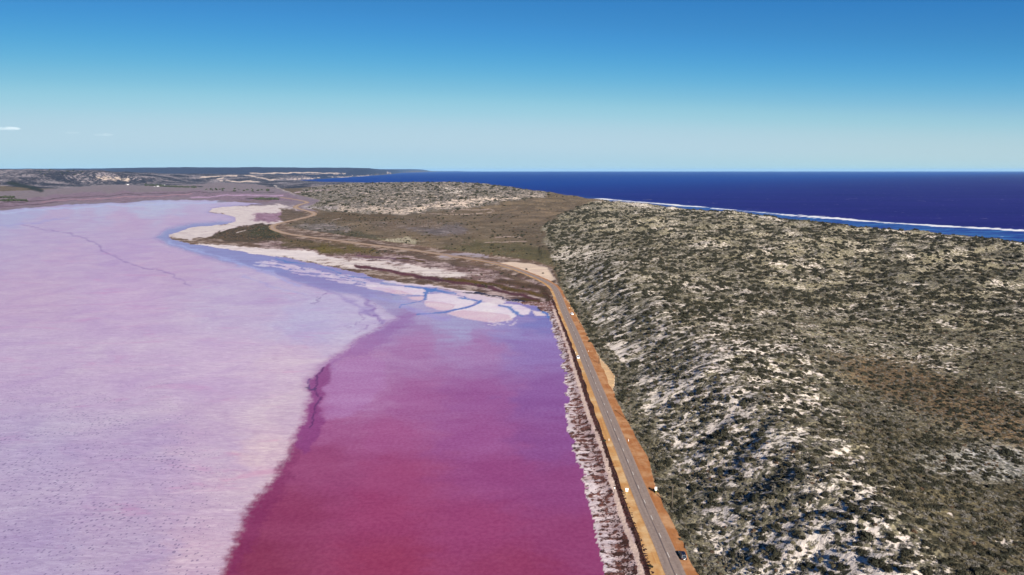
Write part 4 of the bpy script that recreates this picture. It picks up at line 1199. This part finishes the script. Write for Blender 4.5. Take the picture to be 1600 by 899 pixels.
for i in indiv:
    k = int(allk[i])
    nm, mes = KINDS[k]
    v = random.randrange(len(mes))
    o = bpy.data.objects.new(nm, mes[v])
    o.location = (allx[i], ally[i], allz[i] - .08 * allr[i])
    o.rotation_euler = (0, 0, random.uniform(0, 6.28))
    s = allr[i]
    o.scale = (s * random.uniform(.9, 1.15), s * random.uniform(.9, 1.1), s * random.uniform(.85, 1.2))
    link(o)
    if i == len(items) - 14 + 0: pass
    r_ = allr[i] / med[k]
    sz = 'huge ' if r_ > 1.3 else 'large ' if r_ > 1.0 else 'small ' if r_ > .86 else 'little '
    lab = sz + LOOK[k] + ' ' + place_words(au[i], av[i], allf[i])
    if i < len(items):
        px = au[i]; py = av[i]
        if abs(px - 945) < 5 and abs(py - 689) < 6: lab = 'small round dark bush alone on the yellow verge beside the road'
        elif abs(px - 1017) < 6 and abs(py - 886) < 8: lab = 'round dark bush on the yellow verge edge near the bottom of the photo'
    tag(o, lab, CATG[k], 'shrubs on the coastal dunes')
    placed.append((o, lab, au[i]))
    src.setdefault((k, v), o)
for k in range(4):                                   # every kind and shape needs one visible original
    for v in range(len(KINDS[k][1])):
        if (k, v) not in src:
            j = [q for q in np.nonzero(mask & (allk == k))[0] if seen[q]][v]
            mask[j] = False
            o = bpy.data.objects.new(KINDS[k][0], KINDS[k][1][v])
            o.location = (allx[j], ally[j], allz[j] - .08 * allr[j]); o.scale = (allr[j],) * 3
            link(o)
            lab = LOOK[k] + ' ' + place_words(au[j], av[j], allf[j])
            tag(o, lab, CATG[k], 'shrubs on the coastal dunes')
            placed.append((o, lab, au[j]))
            src[(k, v)] = o

ORD = ['leftmost', 'second from left', 'third from left', 'fourth from left', 'fifth from left', 'sixth from left', 'seventh from left', 'eighth from left',
       'ninth from left', 'tenth from left', 'eleventh from left', 'twelfth from left', 'thirteenth from left', 'fourteenth from left', 'fifteenth from left', 'sixteenth from left', 'seventeenth from left', 'eighteenth from left', 'nineteenth from left', 'twentieth from left']
bylab = {}
for o, lab, u_ in placed:
    bylab.setdefault(lab, []).append((u_, o))
for lab, lst in bylab.items():
    lst.sort(key=lambda q: q[0])
    for k, (u_, o) in enumerate(lst):
        if len(lst) > 1 and len(lst) <= len(ORD):
            o['label'] = (ORD[k] if k < len(lst) - 1 else 'rightmost') + ' ' + lab

def instancer(name, pos, rots, scl, source, label, cat):
    me = bpy.data.meshes.new(name)
    me.vertices.add(len(pos))
    me.vertices.foreach_set('co', np.asarray(pos, np.float32).ravel())
    at = me.attributes.new('rot', 'FLOAT_VECTOR', 'POINT'); at.data.foreach_set('vector', np.asarray(rots, np.float32).ravel())
    at = me.attributes.new('scl', 'FLOAT_VECTOR', 'POINT'); at.data.foreach_set('vector', np.asarray(scl, np.float32).ravel())
    o = link(bpy.data.objects.new(name, me))
    ng = bpy.data.node_groups.new(name, 'GeometryNodeTree')
    ng.interface.new_socket('Geometry', in_out='INPUT', socket_type='NodeSocketGeometry')
    ng.interface.new_socket('Geometry', in_out='OUTPUT', socket_type='NodeSocketGeometry')
    gi, go = ng.nodes.new('NodeGroupInput'), ng.nodes.new('NodeGroupOutput')
    iop = ng.nodes.new('GeometryNodeInstanceOnPoints')
    ob = ng.nodes.new('GeometryNodeObjectInfo')
    ob.inputs['Object'].default_value = source
    ob.inputs['As Instance'].default_value = True
    ob.transform_space = 'ORIGINAL'
    def at_(nm):
        a = ng.nodes.new('GeometryNodeInputNamedAttribute'); a.data_type = 'FLOAT_VECTOR'; a.inputs['Name'].default_value = nm
        return a.outputs['Attribute']
    e2r = ng.nodes.new('FunctionNodeEulerToRotation')
    ng.links.new(at_('rot'), e2r.inputs[0])
    ng.links.new(gi.outputs[0], iop.inputs['Points'])
    ng.links.new(ob.outputs['Geometry'], iop.inputs['Instance'])
    ng.links.new(e2r.outputs[0], iop.inputs['Rotation'])
    ng.links.new(at_('scl'), iop.inputs['Scale'])
    ng.links.new(iop.outputs[0], go.inputs[0])
    md = o.modifiers.new('scatter', 'NODES'); md.node_group = ng
    tag(o, label, cat, kind='stuff')
    return o
NAMES = {0: ('dark_scrub', 'smaller dark green bushes dotted over the coastal dunes'), 1: ('olive_scrub', 'olive green scrub covering the dune slopes and hollows'),
         2: ('grey_scrub', 'pale grey green scrub spread over the white dune sand'), 3: ('brown_scrub', 'rusty brown scrub scattered through the dune hollows')}
for k in range(4):
    nv = len(KINDS[k][1])
    js = np.nonzero(mask & (allk == k))[0]
    vv = rng.integers(0, nv, len(js))
    for v in range(nv):
        j = js[vv == v]
        pos = np.c_[allx[j], ally[j], allz[j] - .08 * allr[j]]
        rot = np.c_[rng.uniform(-.12, .12, (len(j), 2)), rng.uniform(0, 6.28, len(j))]
        s = allr[j][:, None] * rng.uniform(.85, 1.18, (len(j), 3)) * np.array([[1, 1, 1.5 if k == 0 else 1.2]])
        instancer(NAMES[k][0], pos, rot, s, src[(k, v)], NAMES[k][1], 'scrub')
print('shrubs', len(allx), np.bincount(allk))

# dark red samphire along the verge and track
ms = shrub_mesh('samphire_bush', M_RED, 33, 5, 90, .6, .6, .2)
sp_ = []
Vv = smooth_line(VERGE, 1.0); tv, nv_ = tangents(Vv)
for k in range(len(Vv)):
    for _ in range(3):
        sp_.append((*(Vv[k] + nv_[k] * rng.normal(0, .75) + tv[k] * rng.uniform(-.6, .6)), rng.uniform(.28, .62)))
for k in range(900):
    t_ = rng.integers(0, len(TRACK) * 100) / 100
    b = TRACK[min(int(t_), len(TRACK) - 2)] + (TRACK[min(int(t_) + 1, len(TRACK) - 1)] - TRACK[min(int(t_), len(TRACK) - 2)]) * (t_ % 1)
    sp_.append((b[0] - rng.uniform(1.0, 7.0), b[1], rng.uniform(.18, .42)))
sp_ = np.array(sp_)
sh_, sdf_, sdc_, srd_, _ = height(sp_[:, 0], sp_[:, 1], True)
lk_ = inside(*proj(sp_[:, 0], sp_[:, 1], sh_), LAKE_PX)
ok = (sdf_ < -.5) & (srd_ > 6.2) & (~lk_) & (sp_[:, 1] > 130)
sp_, sh_ = sp_[ok], sh_[ok]
so_ = bpy.data.objects.new('samphire_bush', ms)
q_ = np.argmin(np.abs(sp_[:, 1] - 240))
so_.location = (sp_[q_, 0], sp_[q_, 1], sh_[q_]); so_.scale = (.6, .6, .6)
tag(link(so_), 'dark red samphire clump in the verge strip left of the left road sign', 'shrub')
instancer('samphire', np.c_[sp_[:, :2], sh_ - .03], np.c_[np.zeros((len(sp_), 2)), rng.uniform(0, 6.28, len(sp_))], sp_[:, 2:3] * rng.uniform(.8, 1.3, (len(sp_), 3)), so_,
          'dark red samphire strip between the yellow verge and the pale track', 'samphire')

# ------------------------------------------------------------------ made things
def mesh_obj(name, bm, mat, parent=None, smooth=False):
    me = bpy.data.meshes.new(name)
    bmesh.ops.recalc_face_normals(bm, faces=bm.faces[:])
    bm.to_mesh(me); bm.free()
    if smooth:
        me.polygons.foreach_set('use_smooth', np.ones(len(me.polygons), bool))
    me.materials.append(mat)
    return link(bpy.data.objects.new(name, me), parent)
def box(bm, c, s, bevel=0.0):
    r = bmesh.ops.create_cube(bm, size=1)
    for v in r['verts']:
        v.co = Vector((v.co.x * s[0] + c[0], v.co.y * s[1] + c[1], v.co.z * s[2] + c[2]))
    if bevel:
        es = list({e for v in r['verts'] for e in v.link_edges})
        bmesh.ops.bevel(bm, geom=es, offset=bevel, segments=2, affect='EDGES')
def cyl(bm, p0, p1, r0, r1=None, n=10):
    p0, p1 = Vector(p0), Vector(p1)
    r1 = r0 if r1 is None else r1
    q = (p1 - p0).to_track_quat('Z', 'Y').to_matrix().to_4x4()
    bmesh.ops.create_cone(bm, cap_ends=True, segments=n, radius1=r0, radius2=r1, depth=(p1 - p0).length, matrix=Matrix.Translation((p0 + p1) / 2) @ q)
def empty(name, loc, rz=0.0):
    o = bpy.data.objects.new(name, None)
    o.empty_display_size = .5
    o.location = loc; o.rotation_euler = (0, 0, rz)
    return link(o)

M_WOOD = plain_mat('weathered pole timber', (.07, .058, .046), .9, .1, var=.3, scale=6)
M_CER = plain_mat('brown insulator glaze', (.10, .05, .03), .3, .5)
M_STEEL = plain_mat('galvanised steel', (.42, .43, .44), .5, .5, metal=.5)
M_SIGN = plain_mat('white sign sheet', (.86, .86, .86), .45, .4, var=.03)
M_YEL = plain_mat('yellow post paint', (.62, .50, .16), .6, .3, var=.1)
M_WPOST = plain_mat('white post paint', (.80, .79, .76), .6, .3, var=.08)
M_REFL = plain_mat('red reflector', (.5, .03, .02), .3, .5)

def ground_at(px, py, z=1.2):
    x, y = G(px, py, z)
    for _ in range(8):
        z = float(height(np.array([x]), np.array([y]))[0])
        x, y = G(px, py, z)
    return x, y, z

def power_pole(px, py, label):
    x, y, z = ground_at(px, py)
    t = empty('power_pole', (x, y, z), R(8))
    bm = bmesh.new(); cyl(bm, (0, 0, -.6), (0, 0, 9.2), .21, .15, 12); mesh_obj('pole', bm, M_WOOD, t, True)
    bm = bmesh.new(); box(bm, (0, .13, 8.55), (1.7, .10, .12), .01); mesh_obj('crossarm', bm, M_WOOD, t)
    for sx_ in (-.75, .0, .75):
        bm = bmesh.new(); cyl(bm, (sx_, .13, 8.60), (sx_, .13, 8.83), .055, .03, 8); mesh_obj('insulator', bm, M_CER, t, True)
    for sx_ in (-1, 1):
        bm = bmesh.new(); cyl(bm, (.0, .07, 8.0), (.55 * sx_, .10, 8.5), .02, .02, 6); mesh_obj('brace', bm, M_STEEL, t)
    tag(t, label, 'power pole', 'power poles along the right side of the road')
power_pole(1050, 795, 'nearest timber power pole, in the scrub just beyond the right road sign')
power_pole(984, 660, 'second nearest timber power pole at the edge of the orange shoulder')
power_pole(936, 568.5, 'third timber power pole, standing beside the pale gravel bulge')
power_pole(906, 505, 'farthest timber power pole, at the dune foot near the white car')

def road_sign(px, py, label):
    x, y, z = ground_at(px, py)
    t = empty('road_sign', (x, y, z + .04), R(-8))
    bm = bmesh.new(); cyl(bm, (0, 0, -.3), (0, 0, 3.0), .06, .06, 8); mesh_obj('post', bm, M_YEL, t, True)
    bm = bmesh.new(); box(bm, (0, -.08, 2.62), (.98, .03, .72), .004); mesh_obj('sign_board', bm, M_SIGN, t)
    bm = bmesh.new(); box(bm, (0, -.08, 1.9), (.84, .03, .5), .004); mesh_obj('sign_board', bm, M_SIGN, t)
    for zz in (2.45, 1.9):
        bm = bmesh.new(); box(bm, (0, -.055, zz), (.5, .03, .05)); mesh_obj('bracket', bm, M_STEEL, t)
    tag(t, label, 'road sign')
road_sign(979.3, 775, 'white stacked sign boards on a yellow post on the left verge')
road_sign(1024.8, 773, 'white stacked sign boards on a yellow post on the right orange shoulder')

def guide_post(px, py, label, hgt=1.0):
    x, y, z = ground_at(px, py)
    t = empty('guide_post', (x, y, z + .04), R(-8))
    bm = bmesh.new(); box(bm, (0, 0, hgt / 2), (.14, .06, hgt), .01); mesh_obj('post', bm, M_WPOST, t)
    bm = bmesh.new(); box(bm, (0, -.035, hgt - .2), (.07, .012, .14)); mesh_obj('reflector', bm, M_REFL, t)
    tag(t, label, 'guide post')
guide_post(982, 690, 'white guide post on the right shoulder, the nearest of the row')
guide_post(919.5, 550, 'white guide post on the right shoulder beside the pale gravel bulge')
guide_post(889.5, 482, 'white guide post on the right shoulder just beyond the white car')
guide_post(882.5, 467, 'white guide post on the right shoulder near the road bend')
guide_post(899.5, 552, 'white guide post on the left verge just beyond the white hatchback')
guide_post(951.5, 689, 'white guide post on the left verge beside the lone round bush')

x, y, z = ground_at(960, 771.5)
t = empty('marker_post', (x, y, z))
bm = bmesh.new(); cyl(bm, (0, 0, -.2), (0, 0, 1.9), .06, .06, 8); mesh_obj('post', bm, M_WOOD, t)
bm = bmesh.new(); cyl(bm, (0, 0, 1.9), (0, 0, 2.5), .16, .15, 10); mesh_obj('cap', bm, M_SIGN, t, True)
tag(t, 'white topped marker post standing on the pale track left of the signs', 'marker post')

# ---- cars
def car_paint(name, c, rough=.25):
    t = NT(name)
    b = t.n('BsdfPrincipled')
    n = t.noise(t.coords(), 1.5, 3, .6, dims='3D')
    c = np.asarray(c, float)
    t.put(b.inputs['Base Color'], t.mix(n, tuple(c * .85), tuple(np.minimum(c * 1.1, 1))))
    b.inputs['Roughness'].default_value = rough
    b.inputs['Coat Weight'].default_value = .25
    b.inputs['Coat Roughness'].default_value = .05
    return t.done(b.outputs[0])
M_BLACK = car_paint('black car paint', (.008, .008, .012))
M_WHITE = car_paint('white car paint', (.80, .80, .80))
M_GLASS = plain_mat('tinted car glass', (.012, .015, .02), .06, .8, var=.05)
M_TYRE = plain_mat('tyre rubber', (.018, .018, .018), .85, .2)
M_RIM = plain_mat('alloy rim', (.45, .45, .46), .3, .6, metal=.8)
M_LAMP = plain_mat('headlamp lens', (.85, .86, .88), .1, .8, var=.03)
M_TAIL = plain_mat('tail lamp lens', (.35, .01, .01), .2, .6)
M_PLATE = plain_mat('number plate', (.8, .8, .78), .5, .3, var=.03)

def loft(bm, rings):
    vr = [[bm.verts.new(p) for p in r] for r in rings]
    n = len(vr[0])
    for a, b in zip(vr[:-1], vr[1:]):
        for i in range(n):
            bm.faces.new((a[i], a[(i + 1) % n], b[(i + 1) % n], b[i]))
    bm.faces.new(vr[0][::-1]); bm.faces.new(vr[-1])

def make_car(px, py, heading, paint, suv, label):
    x, y, z = ground_at(px, py)
    t = empty('parked_car', (x, y, ROAD_Z + .06), heading)        # +y of the car is its front
    L, W, H = (4.7, .93, 1.78) if suv else (4.2, .87, 1.5)
    zs = 1.02 if suv else .9
    bm = bmesh.new()
    st_ = [(-.5, .86, .42, zs * .82), (-.485, .93, .34, zs * .95), (-.44, .98, .28, zs), (-.2, 1, .26, zs), (.15, 1, .26, zs * .98), (.32, .99, .26, zs * .93), (.44, .95, .28, zs * .84), (.485, .88, .34, zs * .74), (.5, .78, .42, zs * .62)]
    rings = []
    for q, w, zb, zt in st_:
        w *= W
        rings.append([(-w * .9, q * L, zb), (w * .9, q * L, zb), (w, q * L, zb + (zt - zb) * .3), (w * .98, q * L, zb + (zt - zb) * .75), (w * .86, q * L, zt), (-w * .86, q * L, zt), (-w * .98, q * L, zb + (zt - zb) * .75), (-w, q * L, zb + (zt - zb) * .3)])
    loft(bm, rings)
    mesh_obj('body', bm, paint, t, True)
    # cabin: base and roof rectangles
    yb0, yb1 = (-.47 * L, .22 * L) if suv else (-.42 * L, .20 * L)
    yt0, yt1 = (-.40 * L, .07 * L) if suv else (-.30 * L, .05 * L)
    wb, wt = W * .86, W * .68
    bm = bmesh.new()
    B = [Vector(p) for p in ((-wb, yb0, zs - .05), (wb, yb0, zs - .05), (wb, yb1, zs - .07), (-wb, yb1, zs - .07))]
    Tp = [Vector(p) for p in ((-wt, yt0, H - .03), (wt, yt0, H - .03), (wt, yt1, H - .03), (-wt, yt1, H - .03))]
    Rf = [Vector(p) for p in ((-wt * .9, yt0 * .96, H), (wt * .9, yt0 * .96, H), (wt * .9, yt1 - .1, H), (-wt * .9, yt1 - .1, H))]
    loft(bm, [B, Tp, Rf])
    mesh_obj('cabin', bm, paint, t)
    def pane(name, a, b, c, d, inset=.1, off=.012):
        a, b, c, d = a.copy(), b.copy(), c.copy(), d.copy()
        cen = (a + b + c + d) / 4
        nrm = (b - a).cross(d - a).normalized()
        if nrm.dot(cen - Vector((0, cen.y * .6, zs * .9))) < 0: nrm = -nrm
        q = [p + (cen - p) * inset for p in (a, b, c, d)]
        bm = bmesh.new()
        o_ = [bm.verts.new(p + nrm * off) for p in q]; i_ = [bm.verts.new(p - nrm * .02) for p in q]
        bm.faces.new(o_); [bm.faces.new((i_[k], i_[(k + 1) % 4], o_[(k + 1) % 4], o_[k])) for k in range(4)]
        mesh_obj(name, bm, M_GLASS, t)
    pane('windscreen', B[3], B[2], Tp[2], Tp[3])
    pane('rear_window', B[0], B[1], Tp[1], Tp[0], .14)
    for s, (b0, b1, t0_, t1_) in ((1, (B[1], B[2], Tp[1], Tp[2])), (-1, (B[0], B[3], Tp[0], Tp[3]))):
        mb, mt_ = b0.lerp(b1, .46), t0_.lerp(t1_, .48)
        pane('side_window', b0, mb, mt_, t0_, .1)
        pane('side_window', mb, b1, t1_, mt_, .1)
    for sx_ in (-1, 1):
        for yy_ in (-.30, .31):
            bm = bmesh.new(); cyl(bm, (sx_ * (W - .2), yy_ * L, .34), (sx_ * (W + .01), yy_ * L, .34), .34, .34, 18)
            wh = mesh_obj('wheel', bm, M_TYRE, t)
            bm = bmesh.new(); cyl(bm, (sx_ * (W + .005), yy_ * L, .34), (sx_ * (W + .02), yy_ * L, .34), .21, .2, 12); mesh_obj('rim', bm, M_RIM, wh)
        bm = bmesh.new(); box(bm, (sx_ * W * .66, L * .485, zs * .66), (.38, .10, .14), .02); mesh_obj('headlight', bm, M_LAMP, t)
        bm = bmesh.new(); box(bm, (sx_ * W * .76, -L * .488, zs * .78), (.22, .08, .22), .02); mesh_obj('tail_light', bm, M_TAIL, t)
        bm = bmesh.new(); box(bm, (sx_ * (W + .1), L * .17, zs + .05), (.2, .12, .14), .03); mesh_obj('mirror', bm, paint, t)
        if suv:
            bm = bmesh.new(); cyl(bm, (sx_ * wt * .92, yt0 * .9, H + .05), (sx_ * wt * .92, yt1 - .15, H + .05), .022, .022, 6); mesh_obj('roof_rail', bm, M_RIM, t)
    bm = bmesh.new(); box(bm, (0, -L * .502, zs * .55), (.5, .02, .13)); mesh_obj('number_plate', bm, M_PLATE, t)
    tag(t, label, 'car')
def head(px, py):
    x, y = G(px, py, 1.2)
    k = np.argmin(np.hypot(ROAD[:, 0] - x, ROAD[:, 1] - y))
    return math.atan2(T_[k][1], T_[k][0]) - math.pi / 2
make_car(1066.5, 871, head(1066, 869), M_BLACK, True, 'black four wheel drive parked on the orange right shoulder near the bottom')
make_car(893.3, 492, head(892, 490) + R(14), M_WHITE, True, 'white car pulled over on the right edge of the road by the farthest pole')
make_car(903.2, 560, head(903, 560) + math.pi, M_WHITE, False, 'small white hatchback parked on the yellow left verge')

# ---- farm buildings and trees far left
M_WALL = plain_mat('white painted wall', (.5, .49, .48), .8, .2, var=.06)
M_TIN = plain_mat('pale tin roof', (.42, .43, .45), .5, .4, var=.08)
def farm(px, py, w, d_, h_, rz, label, name='farmhouse'):
    x, y, z = ground_at(px, py)
    t = empty(name, (x, y, z - .3), rz)
    bm = bmesh.new(); box(bm, (0, 0, h_ / 2), (w, d_, h_)); mesh_obj('wall', bm, M_WALL, t)
    bm = bmesh.new()
    e = .6
    a = [(-w / 2 - e, -d_ / 2 - e, h_), (w / 2 + e, -d_ / 2 - e, h_), (w / 2 + e, d_ / 2 + e, h_), (-w / 2 - e, d_ / 2 + e, h_), (-w / 2 - e, 0, h_ + d_ * .28), (w / 2 + e, 0, h_ + d_ * .28)]
    v = [bm.verts.new(p) for p in a]
    for f in ((0, 1, 5, 4), (2, 3, 4, 5), (0, 4, 3), (1, 2, 5), (0, 3, 2, 1)): bm.faces.new([v[i] for i in f])
    mesh_obj('roof', bm, M_TIN, t)
    for k in range(3):
        bm = bmesh.new(); box(bm, (-w * .3 + k * w * .3, -d_ / 2 - .03, h_ * .5), (1.6, .12, 1.4)); mesh_obj('window', bm, M_GLASS, t)
    tag(t, label, 'farm building')
farm(200, 289.2, 15, 10, 3.5, .2, 'white tin roofed shed alone at the foot of the far left hill')
farm(247, 291.8, 15, 10, 3.5, -.1, 'white farmhouse left of its neighbour in the dark tree belt', 'farmhouse')
farm(256, 290, 17, 10, 3.8, .3, 'larger white farmhouse on the right in the dark tree belt', 'farmhouse')
farm(241.5, 292.4, 6, 5, 3, .1, 'tiny white outbuilding in front of the farmhouses in the tree belt', 'outbuilding')
bp, br, bs = [], [], []
M_TREE = leaf_material('dark tree belt leaves', (.03, .04, .022), (.045, .055, .03), (.06, .065, .04))
tm = shrub_mesh('farm_tree', M_TREE, 51, 8, 200, .95, .5, .2)
spots = [(228 + 78 * q + rng.uniform(-2, 2), 289.5 + 3.2 * q + rng.uniform(-.8, .8)) for q in rng.random(120)] + \
        [(rng.uniform(-10, 42), 313 + rng.uniform(-1, 1)) for _ in range(40)] + [(rng.uniform(-10, 22), 308 + rng.uniform(-.7, .7)) for _ in range(36)] + \
        [(rng.uniform(396, 436), 310.8 + rng.uniform(-.4, .5)) for _ in range(50)] + [(rng.uniform(318, 430), 297 + rng.uniform(-2.5, 1.5)) for _ in range(26)] + [(rng.uniform(60, 140), 288 + rng.uniform(-4, 2)) for _ in range(40)]
q = GL(spots, 3.0)
zz = height(q[:, 0], q[:, 1])
ft = bpy.data.objects.new('farm_tree', tm)
ft.location = (*q[0], zz[0]); ft.scale = (9, 9, 8)
tag(link(ft), 'dark round tree in the belt beside the white farmhouses', 'tree')
instancer('tree_belt', np.c_[q[1:], zz[1:]], np.c_[np.zeros((len(q) - 1, 2)), rng.uniform(0, 6, len(q) - 1)], rng.uniform(5, 11, (len(q) - 1, 1)) * np.array([[1.2, 1, .8]]), ft, 'dark belts of trees and bushes by the far farm fields', 'trees')

# ---- low streaks of cloud far off to the left
def cloud_material():
    t = NT('thin cloud')
    v = t.n('VolumePrincipled')
    v.inputs['Color'].default_value = (1, 1, 1, 1)
    n = t.noise(t.coords((1 / 700, 1 / 700, 1 / 160)), 1.0, 3, .6, dims='3D')
    t.put(v.inputs['Density'], t.range(n, .30, .70, 0, .0005))
    v.inputs['Anisotropy'].default_value = -.45
    t.t.links.new(v.outputs[0], t.out.inputs['Volume'])
    return t.m
M_CLOUD = cloud_material()
def cloud(px, py, wpx, hpx, D, label, seed):
    bm = bmesh.new()
    X0 = (px - 800) / FOC * D; Z0 = CAM_H + (HOR - py) / FOC * D
    rr_ = random.Random(seed)
    for k in range(5):
        r = bmesh.ops.create_icosphere(bm, subdivisions=2, radius=1)
        ox = (k - 2) * wpx * .19 / FOC * D
        sx_ = wpx * rr_.uniform(.16, .26) / FOC * D; sz_ = hpx * rr_.uniform(.3, .55) / FOC * D
        for v in r['verts']:
            v.co = Vector((v.co.x * sx_ + ox, v.co.y * sx_ * .6, v.co.z * sz_ * (.55 if v.co.z < 0 else 1)))
    o = mesh_obj('cloud', bm, M_CLOUD)
    o.location = (X0, D, Z0)
    tag(o, label, 'cloud')
cloud(8, 204, 70, 8, 30000, 'brightest flat streak of cloud touching the left edge of the sky', 2)
cloud(128, 210, 22, 4, 30000, 'tiny faint puff of cloud between the other two low clouds', 3)
cloud(175, 213, 26, 6, 30000, 'faint thin double wisp of cloud, rightmost of the low clouds', 4)

# ------------------------------------------------------------------ air
hz_m = NT('air')
vp = hz_m.n('VolumePrincipled')
vp.inputs['Color'].default_value = (.30, .58, .95, 1)
vp.inputs['Density'].default_value = 0.5 / 60000
vp.inputs['Anisotropy'].default_value = 0.0
hz_m.t.links.new(vp.outputs[0], hz_m.out.inputs['Volume'])
bm = bmesh.new()
box(bm, (0, 40000, 110), (400000, 105000 + 0, 236))
ho = mesh_obj('haze', bm, hz_m.m)
tag(ho, kind='stuff')
